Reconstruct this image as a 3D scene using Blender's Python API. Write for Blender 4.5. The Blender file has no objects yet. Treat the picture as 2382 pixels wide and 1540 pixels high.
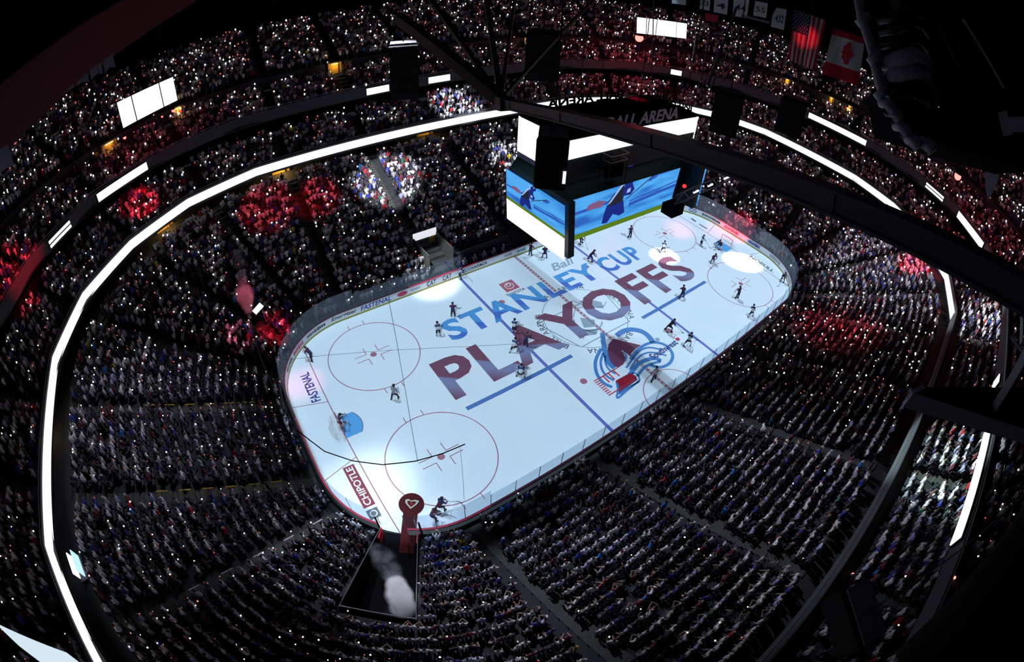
import bpy, bmesh, math, random
import numpy as np
from mathutils import Vector, Matrix

sc = bpy.context.scene
COL = sc.collection
rnd = random.Random(7)
rng = np.random.default_rng(11)
PI = math.pi

# ------------------------------------------------------------------ camera (15 mm class full-frame fisheye on the catwalk)
CP = np.array([-29.5793, -26.4559, 34.2613])
YAW, PITCH, ROLL, FPX, PX0, PY0 = 0.940758, -0.640387, 0.0438697, 1154.96, -8.433, -136.079
_f = np.array([math.cos(PITCH) * math.cos(YAW), math.cos(PITCH) * math.sin(YAW), math.sin(PITCH)])
_s = np.cross(_f, [0, 0, 1.0]); _s /= np.linalg.norm(_s)
_u = np.cross(_s, _f)
RIGHT = math.cos(ROLL) * _s + math.sin(ROLL) * _u
UP = -math.sin(ROLL) * _s + math.cos(ROLL) * _u
cam = bpy.data.cameras.new('camera')
cam_o = bpy.data.objects.new('camera', cam)
COL.objects.link(cam_o)
cam.type = 'PANO'
_c = cam if hasattr(cam, 'panorama_type') else cam.cycles
_c.panorama_type = 'FISHEYE_EQUISOLID'
_c.fisheye_fov = 3.7
cam.sensor_fit = 'HORIZONTAL'
cam.sensor_width = 36.0
cam.sensor_height = 36.0 * 1540 / 2382
_c.fisheye_lens = 36.0 * FPX / 2382
cam.shift_x = -PX0 / 2382
cam.shift_y = PY0 / 1540
cam.clip_end = 500
cam_o.matrix_world = Matrix(((RIGHT[0], UP[0], -_f[0], CP[0]), (RIGHT[1], UP[1], -_f[1], CP[1]),
                             (RIGHT[2], UP[2], -_f[2], CP[2]), (0, 0, 0, 1)))
sc.camera = cam_o

# ------------------------------------------------------------------ view, world
sc.view_settings.view_transform = 'Standard'
sc.view_settings.look = 'None'
sc.view_settings.gamma = 1.0
sc.view_settings.use_curve_mapping = False
sc.view_settings.exposure = 0.0
sc.cycles.max_bounces = 5
sc.cycles.diffuse_bounces = 2
sc.cycles.glossy_bounces = 2
sc.cycles.transparent_max_bounces = 12
sc.cycles.sample_clamp_indirect = 3.0
world = bpy.data.worlds.new('world'); sc.world = world
world.use_nodes = True
world.node_tree.nodes['Background'].inputs[0].default_value = (0.55, 0.58, 0.85, 1)
world.node_tree.nodes['Background'].inputs[1].default_value = 0.022

HX, HY, R0 = 30.48, 12.95, 8.53           # rink half sizes and corner radius
CX, CY = HX - R0, HY - R0


def projector(x, y, z, side, power, col):
    """Ice projector on the catwalk: a downward lamp whose gate is cut to its half of the ice sheet."""
    l = bpy.data.lights.new('ice_projector', 'SPOT')
    l.energy = power; l.color = col; l.shadow_soft_size = 0.25
    l.spot_size = math.radians(170); l.spot_blend = 0.05
    o = bpy.data.objects.new('ice_projector', l); COL.objects.link(o); o.location = (x, y, z)
    l.use_nodes = True
    nt = l.node_tree; N = nt.nodes; L = nt.links
    em = [n for n in N if n.type == 'EMISSION'][0]
    tc = N.new('ShaderNodeTexCoord'); sep = N.new('ShaderNodeSeparateXYZ')
    L.new(tc.outputs['Normal'], sep.inputs[0])

    def m(op, a, b=None, c=None):
        n = N.new('ShaderNodeMath'); n.operation = op
        for i, v in enumerate((a, b, c)):
            if v is None: continue
            if isinstance(v, (int, float)): n.inputs[i].default_value = v
            else: L.new(v, n.inputs[i])
        return n.outputs[0]
    rx = m('DIVIDE', sep.outputs[0], sep.outputs[2]); ry = m('DIVIDE', sep.outputs[1], sep.outputs[2])
    gx = m('MULTIPLY_ADD', rx, -z, x); gy = m('MULTIPLY_ADD', ry, -z, y)
    E_ = 0.75
    qx = m('MAXIMUM', m('SUBTRACT', m('ABSOLUTE', gx), CX), 0.0)
    qy = m('MAXIMUM', m('SUBTRACT', m('ABSOLUTE', gy), CY), 0.0)
    d = m('SUBTRACT', m('SQRT', m('ADD', m('MULTIPLY', qx, qx), m('MULTIPLY', qy, qy))), R0 + E_)
    mask = N.new('ShaderNodeMapRange'); mask.interpolation_type = 'SMOOTHSTEP'
    L.new(d, mask.inputs[0])
    mask.inputs[1].default_value = 0.35; mask.inputs[2].default_value = -0.35
    half = N.new('ShaderNodeMapRange'); half.interpolation_type = 'SMOOTHSTEP'
    L.new(gx, half.inputs[0])
    half.inputs[1].default_value = -5.0 * side; half.inputs[2].default_value = 5.0 * side
    comp = m('POWER', m('ADD', m('ADD', m('MULTIPLY', rx, rx), m('MULTIPLY', ry, ry)), 1.0), 1.5)
    st = m('MULTIPLY', m('MULTIPLY', mask.outputs[0], half.outputs[0]), comp)
    L.new(st, em.inputs[1])
    return o


PROJ = 27000
for px_, py_ in ((-22, 14), (-34, -18), (22, 15), (22, -15)):
    projector(px_, py_, 37, -1 if px_ < 0 else 1, PROJ * (0.84 if px_ < 0 else 1.0), (0.63, 0.85, 1.03))


def spot(frm, to, rad, power, col=(1, 1, 1), blend=0.25, size=0.3):
    l = bpy.data.lights.new('stage_or_fill_spot', 'SPOT')
    v = Vector(to) - Vector(frm)
    l.spot_size = 2 * math.atan(rad / v.length); l.spot_blend = blend
    l.energy = power * v.length_squared; l.color = col; l.shadow_soft_size = size
    o = bpy.data.objects.new('stage_or_fill_spot', l); COL.objects.link(o)
    o.location = frm; o.rotation_euler = v.to_track_quat('-Z', 'Y').to_euler()
    return o


WHT = (0.93, 0.98, 1.0); RED = (1.0, 0.02, 0.05)
# follow spots on the ice
spot((26, -10, 36), (16.6, 3.0, 0), 1.8, 85, WHT, 0.12)
spot((4, 20, 36), (25.6, -4.0, 0), 2.3, 85, WHT, 0.12)
spot((-24, 6, 36), (-10.9, 13.2, 0.6), 3.4, 60, WHT, 1.0)
spot((0, 14, 36), (-28.8, -7.6, 0), 5.4, 26, WHT, 1.0)
# follow spots on the crowd, then fill spots added to brighten the stands
spot((-26, 0, 36), (-10.0, 27.0, 7.0), 4.6, 125, WHT, 0.45)
spot((22, -4, 36), (5.0, 36.0, 11.8), 3.6, 110, WHT, 0.4)
spot((24, 0, 36), (7.6, 26.0, 6.6), 2.8, 110, WHT, 0.4)
spot((-24, 2, 36), (-8.6, 15.2, 1.2), 2.4, 75, WHT, 0.5)
spot((6, 14, 36), (0.4, -37.0, 12.3), 5.6, 95, (0.75, 1.0, 0.92), 0.6)
spot((-4, 14, 36), (26.0, -37.0, 12.2), 5.0, 80, (0.9, 0.97, 1.0), 0.7)
spot((-24, 8, 36), (-33.0, -12.0, 2.2), 6.5, 24, (0.85, 0.88, 1.0), 1.0)  # added unseen fill from here down to the red lamps
spot((-18, 4, 36), (-24.0, -19.5, 3.4), 12.0, 26, (0.8, 0.84, 1.0), 1.0)
spot((-6, 4, 36), (-8.0, -26.0, 6.0), 15.0, 24, (0.8, 0.84, 1.0), 1.0)
spot((-30, 16, 36), (-42.0, 0.0, 5.0), 14.0, 15, (0.8, 0.84, 1.0), 1.0)
spot((16, 4, 36), (32.0, -23.0, 6.0), 14.0, 26, (0.85, 0.88, 1.0), 1.0)
# red wash lamps
spot((-30, 8, 36), (-25.5, 28.2, 7.2), 4.4, 26, RED, 0.6)
spot((-28, 6, 36), (-19.3, 27.6, 7.0), 3.4, 30, RED, 0.5)
spot((-26, 12, 36), (-42.2, 31.8, 11.6), 2.9, 75, RED, 0.3)
spot((-26, 14, 36), (-56.0, 17.5, 15.9), 4.8, 55, RED, 0.7)
spot((14, 10, 36), (38.0, -27.4, 7.4), 2.9, 140, RED, 0.6)
spot((20, 8, 36), (18.5, -21.5, 4.4), 6.5, 60, RED, 0.9)
spot((-20, 0, 36), (-29.6, 13.6, 1.0), 2.0, 140, RED, 0.5)
spot((4, -10, 36), (31.5, 1.0, 1.0), 3.2, 70, RED, 0.6)
spot((4, -12, 36), (29.2, 3.0, 0.0), 2.6, 22, (1, 0.22, 0.34), 1.0)
spot((-12, 10, 36), (-28.6, 6.6, 0.0), 2.6, 20, (1, 0.22, 0.34), 1.0)
spot((4, -12, 36), (24.0, 6.3, 0.0), 2.8, 22, (1, 0.22, 0.34), 1.0)
spot((0, -22, 36), (14.0, -9.3, 31.8), 1.2, 30, RED, 0.8)
spot((-2, 12, 36), (16.0, -13.2, 0.6), 2.0, 90, RED, 0.8)

# ------------------------------------------------------------------ helpers
def ray(px, py):
    u = px - 1191 - PX0; v = py - 770 - PY0
    r = math.hypot(u, v); th = 2 * math.asin(r / (2 * FPX)); s = math.sin(th) / max(r, 1e-9)
    return u * s * RIGHT - v * s * UP + math.cos(th) * _f


def atz(px, py, z=0.0):
    """World point on the level plane z that the photograph shows at this pixel."""
    D = ray(px, py); t = (z - CP[2]) / D[2]
    return CP + t * D


def atd(px, py, t):
    return CP + t * ray(px, py)


def proj_px(P):
    V = np.atleast_2d(P) - CP
    x = V @ RIGHT; y = -(V @ UP); z = V @ _f
    rho = np.hypot(x, y); th = np.arctan2(rho, z); r = 2 * FPX * np.sin(th / 2)
    return np.stack([1191 + PX0 + x / rho * r, 770 + PY0 + y / rho * r], 1)


def mat(name, col, rough=0.6, metal=0.0, spec=0.3, emit=None, alpha=1.0, noise=0.0, nscale=3.0, estr=1.0):
    m = bpy.data.materials.new(name); m.use_nodes = True
    nt = m.node_tree; b = nt.nodes['Principled BSDF']
    b.inputs['Base Color'].default_value = (*col, 1)
    b.inputs['Roughness'].default_value = rough
    b.inputs['Metallic'].default_value = metal
    b.inputs['Specular IOR Level'].default_value = spec
    b.inputs['Alpha'].default_value = alpha
    if emit:
        b.inputs['Emission Color'].default_value = (*emit, 1)
        b.inputs['Emission Strength'].default_value = estr
    if noise:
        tc = nt.nodes.new('ShaderNodeTexCoord'); n = nt.nodes.new('ShaderNodeTexNoise')
        n.inputs['Scale'].default_value = nscale; n.inputs['Detail'].default_value = 4
        nt.links.new(tc.outputs['Object'], n.inputs['Vector'])
        mx = nt.nodes.new('ShaderNodeMixRGB'); mx.blend_type = 'MULTIPLY'
        mx.inputs[0].default_value = noise; mx.inputs[1].default_value = (*col, 1)
        nt.links.new(n.outputs['Fac'], mx.inputs[2]); nt.links.new(mx.outputs[0], b.inputs['Base Color'])
    return m


def emat(name, col, strength, sampled=True):
    m = bpy.data.materials.new(name); m.use_nodes = True
    nt = m.node_tree; nt.nodes.clear()
    o = nt.nodes.new('ShaderNodeOutputMaterial'); e = nt.nodes.new('ShaderNodeEmission')
    e.inputs[0].default_value = (*col, 1); e.inputs[1].default_value = strength
    nt.links.new(e.outputs[0], o.inputs[0])
    if not sampled and hasattr(m, 'cycles'): m.cycles.emission_sampling = 'NONE'
    return m


def link(name, me, m=None, parent=None):
    o = bpy.data.objects.new(name, me); COL.objects.link(o)
    if m is not None and me is not None:
        if not isinstance(m, (list, tuple)): m = [m]
        for k in m: me.materials.append(k)
    if parent is not None: o.parent = parent
    return o


def tag(o, label=None, cat=None, group=None, kind=None):
    if label: o['label'] = label
    if cat: o['category'] = cat
    if group: o['group'] = group
    if kind: o['kind'] = kind
    return o


def empty(name, loc, label, cat, group=None, rz=0.0):
    o = bpy.data.objects.new(name, None); COL.objects.link(o)
    o.location = loc; o.rotation_euler[2] = rz
    return tag(o, label, cat, group)


def struct(name, me, m):
    return tag(link(name, me, m), kind='structure')


class MB:
    """Collects polygons for one mesh."""
    def __init__(s): s.v = []; s.f = []; s.mi = []

    def poly(s, pts, mi=0):
        n = len(s.v); s.v += [tuple(p) for p in pts]; s.f.append(list(range(n, n + len(pts)))); s.mi.append(mi); return s

    def box(s, c, d, rz=0.0, mi=0, top=1.0):
        n = len(s.v); ca, sa = math.cos(rz), math.sin(rz)
        for z in (-1, 1):
            k = 1.0 if z < 0 else top
            for x, y in ((-1, -1), (1, -1), (1, 1), (-1, 1)):
                X = x * d[0] / 2 * k; Y = y * d[1] / 2 * k
                s.v.append((c[0] + X * ca - Y * sa, c[1] + X * sa + Y * ca, c[2] + z * d[2] / 2))
        for f in ((0, 3, 2, 1), (4, 5, 6, 7), (0, 1, 5, 4), (1, 2, 6, 5), (2, 3, 7, 6), (3, 0, 4, 7)):
            s.f.append([n + i for i in f]); s.mi.append(mi)
        return s

    def tube(s, path, r, n=8, mi=0, cap=True):
        P = [Vector(p) for p in path]; rr = r if isinstance(r, (list, tuple)) else [r] * len(P)
        base = len(s.v); ref = None
        for i, p in enumerate(P):
            t = (P[min(i + 1, len(P) - 1)] - P[max(i - 1, 0)]).normalized()
            if ref is None: ref = t.orthogonal().normalized()
            ref = (ref - t * ref.dot(t)).normalized(); b = t.cross(ref)
            for k in range(n):
                a = 2 * PI * k / n; q = p + (ref * math.cos(a) + b * math.sin(a)) * rr[i]
                s.v.append(tuple(q))
        for i in range(len(P) - 1):
            for k in range(n):
                a = base + i * n + k; b2 = base + i * n + (k + 1) % n
                s.f.append([a, b2, b2 + n, a + n]); s.mi.append(mi)
        if cap:
            s.f.append([base + k for k in reversed(range(n))]); s.mi.append(mi)
            s.f.append([base + (len(P) - 1) * n + k for k in range(n)]); s.mi.append(mi)
        return s

    def beam(s, a, b, w, h, mi=0):
        """Rectangular bar from a to b, w wide and h high."""
        a = Vector(a); b = Vector(b); t = (b - a).normalized()
        up = Vector((0, 0, 1)) if abs(t.z) < .95 else Vector((1, 0, 0))
        x = t.cross(up).normalized() * w / 2; y = x.cross(t).normalized() * h / 2
        n = len(s.v)
        for p in (a, b):
            for sx, sy in ((-1, -1), (1, -1), (1, 1), (-1, 1)): s.v.append(tuple(p + x * sx + y * sy))
        for f in ((0, 1, 2, 3), (7, 6, 5, 4), (0, 4, 5, 1), (1, 5, 6, 2), (2, 6, 7, 3), (3, 7, 4, 0)):
            s.f.append([n + i for i in f]); s.mi.append(mi)
        return s

    def prism(s, pts, z0, z1, mi=0):
        """Outline in x,y pulled up from z0 to z1."""
        n = len(s.v); k = len(pts)
        s.v += [(p[0], p[1], z0) for p in pts] + [(p[0], p[1], z1) for p in pts]
        s.f.append([n + i for i in reversed(range(k))]); s.mi.append(mi)
        s.f.append([n + k + i for i in range(k)]); s.mi.append(mi)
        for i in range(k):
            j = (i + 1) % k; s.f.append([n + i, n + j, n + k + j, n + k + i]); s.mi.append(mi)
        return s

    def mesh(s, name, smooth=False):
        me = bpy.data.meshes.new(name); me.from_pydata(s.v, [], s.f)
        me.polygons.foreach_set('material_index', s.mi)
        if smooth: me.polygons.foreach_set('use_smooth', [True] * len(s.f))
        me.update(); return me

    def build(s, name, m=None, parent=None, smooth=False):
        return link(name, s.mesh(name, smooth), m, parent)


def origin_to(o, loc):
    """Move an object's origin to loc without moving its mesh."""
    loc = Vector(loc); o.data.transform(Matrix.Translation(-loc)); o.location = loc
    return o


def ring_at(s, d):
    """Point, outward normal at arc length s (metres along the boards, d=0) on the curve d outside the boards.
    s runs counter-clockwise from the middle of the +x end."""
    segs = RSEG
    s = s % RLEN
    for kind, L, a in segs:
        if s <= L:
            break
        s -= L
    if kind == 'x+': return (HX + d, s + a), (1, 0)
    if kind == 'x-': return (-HX - d, -s + a), (-1, 0)
    if kind == 'y+': return (-s + a, HY + d), (0, 1)
    if kind == 'y-': return (s + a, -HY - d), (0, -1)
    ang = a[2] + s / R0
    c, n = math.cos(ang), math.sin(ang)
    return (a[0] + (R0 + d) * c, a[1] + (R0 + d) * n), (c, n)


QA = PI / 2 * R0
RSEG = [('x+', CY, 0.0), ('c', QA, (CX, CY, 0)), ('y+', 2 * CX, CX), ('c', QA, (-CX, CY, PI / 2)), ('x-', 2 * CY, CY),
        ('c', QA, (-CX, -CY, PI)), ('y-', 2 * CX, -CX), ('c', QA, (CX, -CY, 1.5 * PI)), ('x+', CY, -CY)]
RLEN = sum(k[1] for k in RSEG)


def s_of(x, y):
    """Arc length on the boards of the boundary point nearest to x,y."""
    best = min(range(1200), key=lambda i: (ring_at(i * RLEN / 1200, 0)[0][0] - x) ** 2 + (ring_at(i * RLEN / 1200, 0)[0][1] - y) ** 2)
    return best * RLEN / 1200


def ring_samples(step_arc=4.0):
    """Arc-length stations: dense in the corners, joints on the straights."""
    out = []; s = 0
    for kind, L, a in RSEG:
        n = 12 if kind == 'c' else max(1, int(L / 5.5))
        out += [s + L * i / n for i in range(n)]; s += L
    return out


RS = ring_samples()
S_TUN = s_of(-27.1, -11.35)                     # middle of the player tunnel, near left corner
RS = sorted([k for k in RS if abs(k - S_TUN) > 1.3] + [S_TUN - 1.3, S_TUN + 1.3])


def ring_pts(d): return [ring_at(s, d)[0] for s in RS]


def text_mesh(txt, size=1.0, shear=0.0, extrude=0.0, space=1.0, offset=0.0):
    cu = bpy.data.curves.new('t', 'FONT'); cu.body = txt; cu.size = size; cu.shear = shear
    cu.extrude = extrude; cu.space_character = space; cu.align_x = 'CENTER'; cu.align_y = 'CENTER'; cu.offset = offset
    cu.resolution_u = 3
    o = bpy.data.objects.new('t', cu); COL.objects.link(o)
    dg = bpy.context.evaluated_depsgraph_get()
    me = bpy.data.meshes.new_from_object(o.evaluated_get(dg))
    bpy.data.objects.remove(o); bpy.data.curves.remove(cu)
    return me


def mesh_box(me):
    co = np.empty(len(me.vertices) * 3); me.vertices.foreach_get('co', co); co = co.reshape(-1, 3)
    return co, co.min(0), co.max(0)


def set_co(me, co): me.vertices.foreach_set('co', np.asarray(co, float).ravel()); me.update()


def fit_text(txt, w, h, **k):
    """Text mesh centred on the origin, scaled to w x h."""
    me = text_mesh(txt, **k); co, lo, hi = mesh_box(me)
    c = (lo + hi) / 2; sx = w / (hi[0] - lo[0]); sy = h / (hi[1] - lo[1])
    co = (co - c) * [sx, sy, 1]; set_co(me, co); return me


def islands(me):
    """Split a mesh into its connected pieces; returns meshes, left to right."""
    n = len(me.vertices); par = list(range(n))

    def find(a):
        while par[a] != a: par[a] = par[par[a]]; a = par[a]
        return a
    for e in me.edges:
        a, b = find(e.vertices[0]), find(e.vertices[1])
        if a != b: par[a] = b
    groups = {}
    for p in me.polygons: groups.setdefault(find(p.vertices[0]), []).append(p)
    out = []
    for g, polys in groups.items():
        ids = sorted({v for p in polys for v in p.vertices}); ix = {v: i for i, v in enumerate(ids)}
        m2 = bpy.data.meshes.new('glyph')
        m2.from_pydata([me.vertices[v].co[:] for v in ids], [], [[ix[v] for v in p.vertices] for p in polys])
        out.append((min(me.vertices[v].co.x for v in ids), m2))
    return [m for _, m in sorted(out, key=lambda t: t[0])]


# ------------------------------------------------------------------ materials of the place
M_ICE = mat('ice', (0.80, 0.86, 0.92), rough=0.28, spec=0.25)
_nt = M_ICE.node_tree; _b = _nt.nodes['Principled BSDF']
_tc = _nt.nodes.new('ShaderNodeTexCoord'); _n = _nt.nodes.new('ShaderNodeTexNoise'); _n.inputs['Scale'].default_value = 0.35
_n.inputs['Detail'].default_value = 5
_cr = _nt.nodes.new('ShaderNodeValToRGB'); _cr.color_ramp.elements[0].color = (0.74, 0.82, 0.90, 1); _cr.color_ramp.elements[1].color = (0.84, 0.88, 0.92, 1)
_nt.links.new(_tc.outputs['Object'], _n.inputs['Vector']); _nt.links.new(_n.outputs['Fac'], _cr.inputs[0]); _nt.links.new(_cr.outputs[0], _b.inputs['Base Color'])
M_LRED = mat('ice_paint_red', (0.42, 0.05, 0.12), alpha=0.62)
M_LBLUE = mat('ice_paint_blue', (0.06, 0.08, 0.55), alpha=0.62)
M_CREASE = mat('ice_paint_crease', (0.10, 0.42, 0.85), alpha=0.85)
M_GREY = mat('ice_paint_grey', (0.30, 0.40, 0.48), alpha=0.6)
M_NAVY = mat('ice_paint_navy', (0.02, 0.03, 0.22), alpha=0.92)
M_INK = mat('ice_paint_black', (0.03, 0.04, 0.06), alpha=0.85)
M_WHITE = mat('white_paint', (0.8, 0.8, 0.8))
M_BLACK = mat('black_steel', (0.012, 0.012, 0.016), rough=0.45, metal=0.3)
M_BLACK2 = mat('matt_black', (0.006, 0.006, 0.008), rough=0.9, spec=0.03)
M_CONC = mat('dark_concrete', (0.045, 0.047, 0.055), rough=0.85, noise=0.6, nscale=0.8)
M_STAIR = mat('stair_concrete', (0.085, 0.09, 0.088), rough=0.85, noise=0.5, nscale=2.0)
M_WALL = mat('painted_block_wall', (0.05, 0.052, 0.075), rough=0.8, noise=0.4, nscale=0.7)
M_LED = emat('led_white', (0.97, 0.98, 1.0), 1.5)
M_FASC = mat('fascia_paint', (0.07, 0.072, 0.09), rough=0.6)
M_STEEL = mat('grey_steel', (0.22, 0.22, 0.27), rough=0.4, metal=0.6)
M_REDP = mat('red_paint', (0.55, 0.02, 0.05), rough=0.5)
M_RED_DARK = mat('dark_red_paint', (0.10, 0.012, 0.02), rough=0.6)


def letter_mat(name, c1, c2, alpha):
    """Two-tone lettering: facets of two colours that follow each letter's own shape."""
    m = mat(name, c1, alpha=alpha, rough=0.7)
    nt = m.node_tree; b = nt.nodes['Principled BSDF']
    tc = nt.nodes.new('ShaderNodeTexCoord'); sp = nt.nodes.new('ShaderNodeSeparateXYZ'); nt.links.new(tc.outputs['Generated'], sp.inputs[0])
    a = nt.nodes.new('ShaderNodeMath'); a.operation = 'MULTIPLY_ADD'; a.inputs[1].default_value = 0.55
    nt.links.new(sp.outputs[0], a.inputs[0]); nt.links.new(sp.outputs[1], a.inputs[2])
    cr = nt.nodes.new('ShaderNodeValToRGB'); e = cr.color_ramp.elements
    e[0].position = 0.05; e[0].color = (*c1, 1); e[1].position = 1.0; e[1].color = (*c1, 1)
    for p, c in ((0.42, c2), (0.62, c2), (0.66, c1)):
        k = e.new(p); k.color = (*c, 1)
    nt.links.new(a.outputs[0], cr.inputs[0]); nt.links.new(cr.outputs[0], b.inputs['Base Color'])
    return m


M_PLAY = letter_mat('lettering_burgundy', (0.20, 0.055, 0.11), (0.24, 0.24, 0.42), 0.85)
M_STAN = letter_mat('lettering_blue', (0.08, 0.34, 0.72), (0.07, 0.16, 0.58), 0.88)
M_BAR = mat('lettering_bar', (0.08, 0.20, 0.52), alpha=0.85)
M_LOGO_B = mat('emblem_blue', (0.06, 0.24, 0.60), alpha=0.85)
M_LOGO_R = mat('emblem_burgundy', (0.16, 0.03, 0.09), alpha=0.85)

# ------------------------------------------------------------------ ice sheet and its markings
ice = struct('floor', MB().prism([ring_at(RLEN * i / 240, 0)[0] for i in range(240)], -0.05, 0.0).mesh('floor'), M_ICE)
base = struct('floor_concrete', MB().prism([(-95, -75), (95, -75), (95, 75), (-95, 75)], -0.4, -0.06).mesh('floor_concrete'), M_CONC)
ZL = [0.004]


def zl(step=0.002):
    ZL[0] += step; return ZL[0]


def flat(name, pts, m, z=None, parent=ice):
    return MB().poly([(p[0], p[1], z if z is not None else zl()) for p in pts]).build(name, m, parent)


def rect(name, x0, x1, y0, y1, m, z=None):
    return flat(name, [(x0, y0), (x1, y0), (x1, y1), (x0, y1)], m, z)


def arc_band(name, cx, cy, r, w, m, a0=0.0, a1=2 * PI, n=72, z=None):
    z = zl() if z is None else z; b = MB()
    for i in range(n):
        t0 = a0 + (a1 - a0) * i / n; t1 = a0 + (a1 - a0) * (i + 1) / n
        b.poly([(cx + (r - w / 2) * math.cos(t0), cy + (r - w / 2) * math.sin(t0), z), (cx + (r + w / 2) * math.cos(t0), cy + (r + w / 2) * math.sin(t0), z),
                (cx + (r + w / 2) * math.cos(t1), cy + (r + w / 2) * math.sin(t1), z), (cx + (r - w / 2) * math.cos(t1), cy + (r - w / 2) * math.sin(t1), z)])
    return b.build(name, m, ice)


def stroke(name, pts, w, m, z=None, closed=False):
    """Flat band along a polyline on the ice."""
    P = [Vector((p[0], p[1])) for p in pts]
    Qs = []
    for i in range(len(P) - 1):       # Catmull-Rom smoothing
        p0 = P[max(i - 1, 0)]; p1 = P[i]; p2 = P[i + 1]; p3 = P[min(i + 2, len(P) - 1)]
        for k in range(5):
            t = k / 5
            Qs.append(0.5 * ((2 * p1) + (p2 - p0) * t + (2 * p0 - 5 * p1 + 4 * p2 - p3) * t * t + (3 * p1 - p0 - 3 * p2 + p3) * t ** 3))
    Qs.append(P[-1]); z = zl() if z is None else z
    b = MB(); L = []; Rr = []
    for i, q in enumerate(Qs):
        t = (Qs[min(i + 1, len(Qs) - 1)] - Qs[max(i - 1, 0)]).normalized(); nn = Vector((-t.y, t.x)) * w / 2
        L.append(q + nn); Rr.append(q - nn)
    for i in range(len(Qs) - 1):
        b.poly([(*Rr[i], z), (*Rr[i + 1], z), (*L[i + 1], z), (*L[i], z)])
    return b.build(name, m, ice)


def half_y(x, inset=0.02):
    ax = abs(x)
    return HY - inset if ax <= CX else CY + math.sqrt(max(0, (R0 - inset) ** 2 - (ax - CX) ** 2))


Z0 = 0.004
rect('centre_line', -0.17, 0.17, -HY + .05, HY - .05, M_LRED, Z0)
_b2 = MB()
for k in range(52):
    y = -HY + 0.3 + k * 0.5; _b2.poly([(-.09, y, Z0 + .002), (.09, y, Z0 + .002), (.09, y + .22, Z0 + .002), (-.09, y + .22, Z0 + .002)])
tag(_b2.build('centre_line_dashes', mat('ice_paint_white', (0.75, 0.8, 0.85), alpha=0.8), ice), kind='stuff')
for sx in (-1, 1):
    rect('blue_line', sx * 7.77 - 0.17, sx * 7.77 + 0.17, -HY + .05, HY - .05, M_LBLUE, Z0)
    gy = half_y(27.13)
    rect('goal_line', sx * 27.13 - .045, sx * 27.13 + .045, -gy, gy, M_LRED, Z0)
    for sy in (-1, 1):      # trapezoid behind the goal
        stroke('goalie_line', [(sx * 27.15, sy * 3.35), (sx * 28.8, sy * 3.8), (sx * 30.42, sy * 4.27)], 0.07, M_LRED, Z0)
        cx, cy = sx * 21.03, sy * 6.71
        arc_band('faceoff_circle', cx, cy, 4.57, 0.085, M_LRED, z=Z0)
        flat('faceoff_spot', [(cx + .32 * math.cos(a), cy + .32 * math.sin(a)) for a in np.linspace(0, 2 * PI, 25)[:-1]], M_LRED, Z0)
        for ax in (-1, 1):
            for ay in (-1, 1):
                x0, y0 = cx + ax * .6, cy + ay * .30
                b = MB()
                for (xa, xb, ya, yb) in ((x0, x0 + ax * 1.25, y0, y0 + ay * .07), (x0, x0 + ax * .07, y0, y0 + ay * .92)):
                    b.poly([(min(xa, xb), min(ya, yb), Z0), (max(xa, xb), min(ya, yb), Z0), (max(xa, xb), max(ya, yb), Z0), (min(xa, xb), max(ya, yb), Z0)])
                b.build('faceoff_hash', M_LRED, ice)
            for ay in (-1, 1):
                rect('circle_hash', cx + ax * .85 - .035, cx + ax * .85 + .035, min(cy + ay * 4.5, cy + ay * 5.12), max(cy + ay * 4.5, cy + ay * 5.12), M_LRED, Z0)
    for sy in (-1, 1):
        cx, cy = sx * 6.1, sy * 6.71
        flat('neutral_spot', [(cx + .34 * math.cos(a), cy + .34 * math.sin(a)) for a in np.linspace(0, 2 * PI, 25)[:-1]], M_LRED, Z0)
    a0 = PI / 2 if sx > 0 else -PI / 2
    flat('goal_crease', [(sx * 27.08, -1.22)] + [(sx * 27.08 - sx * 1.9 * math.cos(a), 1.83 * math.sin(a)) for a in np.linspace(-0.73, 0.73, 20)] + [(sx * 27.08, 1.22)], M_CREASE, Z0)
    stroke('crease_edge', [(sx * 27.08 - sx * 1.9 * math.cos(a), 1.83 * math.sin(a)) for a in np.linspace(-0.73, 0.73, 14)], 0.06, M_LRED, Z0 + .002)
arc_band('referee_crease', 0, -HY, 3.05, 0.085, M_LRED, 0.02, PI - .02, z=Z0)
arc_band('centre_circle', 0, 0, 4.57, 0.08, M_GREY, z=Z0)
# centre emblem: mountain peak in a diamond outline, drawn in grey
DC = [(-4.3, 1.9), (4.2, 1.9), (2.6, -3.9), (-2.6, -3.9)]
for pts, w in (([(-5.0, 1.9), (-2.0, 1.95), (4.6, 1.9)], .13), ([(-3.3, -3.2), (0, -3.15), (3.6, -3.2)], .13), ([(-4.9, 1.8), (-3.4, -3.1)], .12), ([(4.5, 1.8), (3.5, -3.1)], .12),
               ([(0.6, 2.8), (1.2, 1.2), (2.6, .2), (3.6, .6)], .12), ([(-1.2, .6), (-.2, 1.4), (1.0, 1.2), (1.6, .3)], .12), ([(-2.4, -2.4), (-1.6, -1.5), (-.8, -2.5)], .14)):
    stroke('emblem_outline', pts, w, M_GREY, Z0 + .002)
flat('emblem_peak', [(1.0, 2.4), (2.3, 1.9), (3.1, .8), (2.6, -.1), (1.6, .9)], M_GREY, Z0 + .002)
flat('emblem_tree', [(-.6, .2), (.5, -.9), (-.2, -1.7), (-1.3, -1.2)], M_GREY, Z0 + .002)
arc_band('emblem_ring', -.2, -.6, 1.5, .16, M_GREY, 2.4, 5.6, 24, Z0 + .002)
flat('emblem_foot', [(-1.9, -1.2), (-.1, -2.2), (-.9, -2.7), (-2.3, -2.0)], M_GREY, Z0 + .002)


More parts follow.
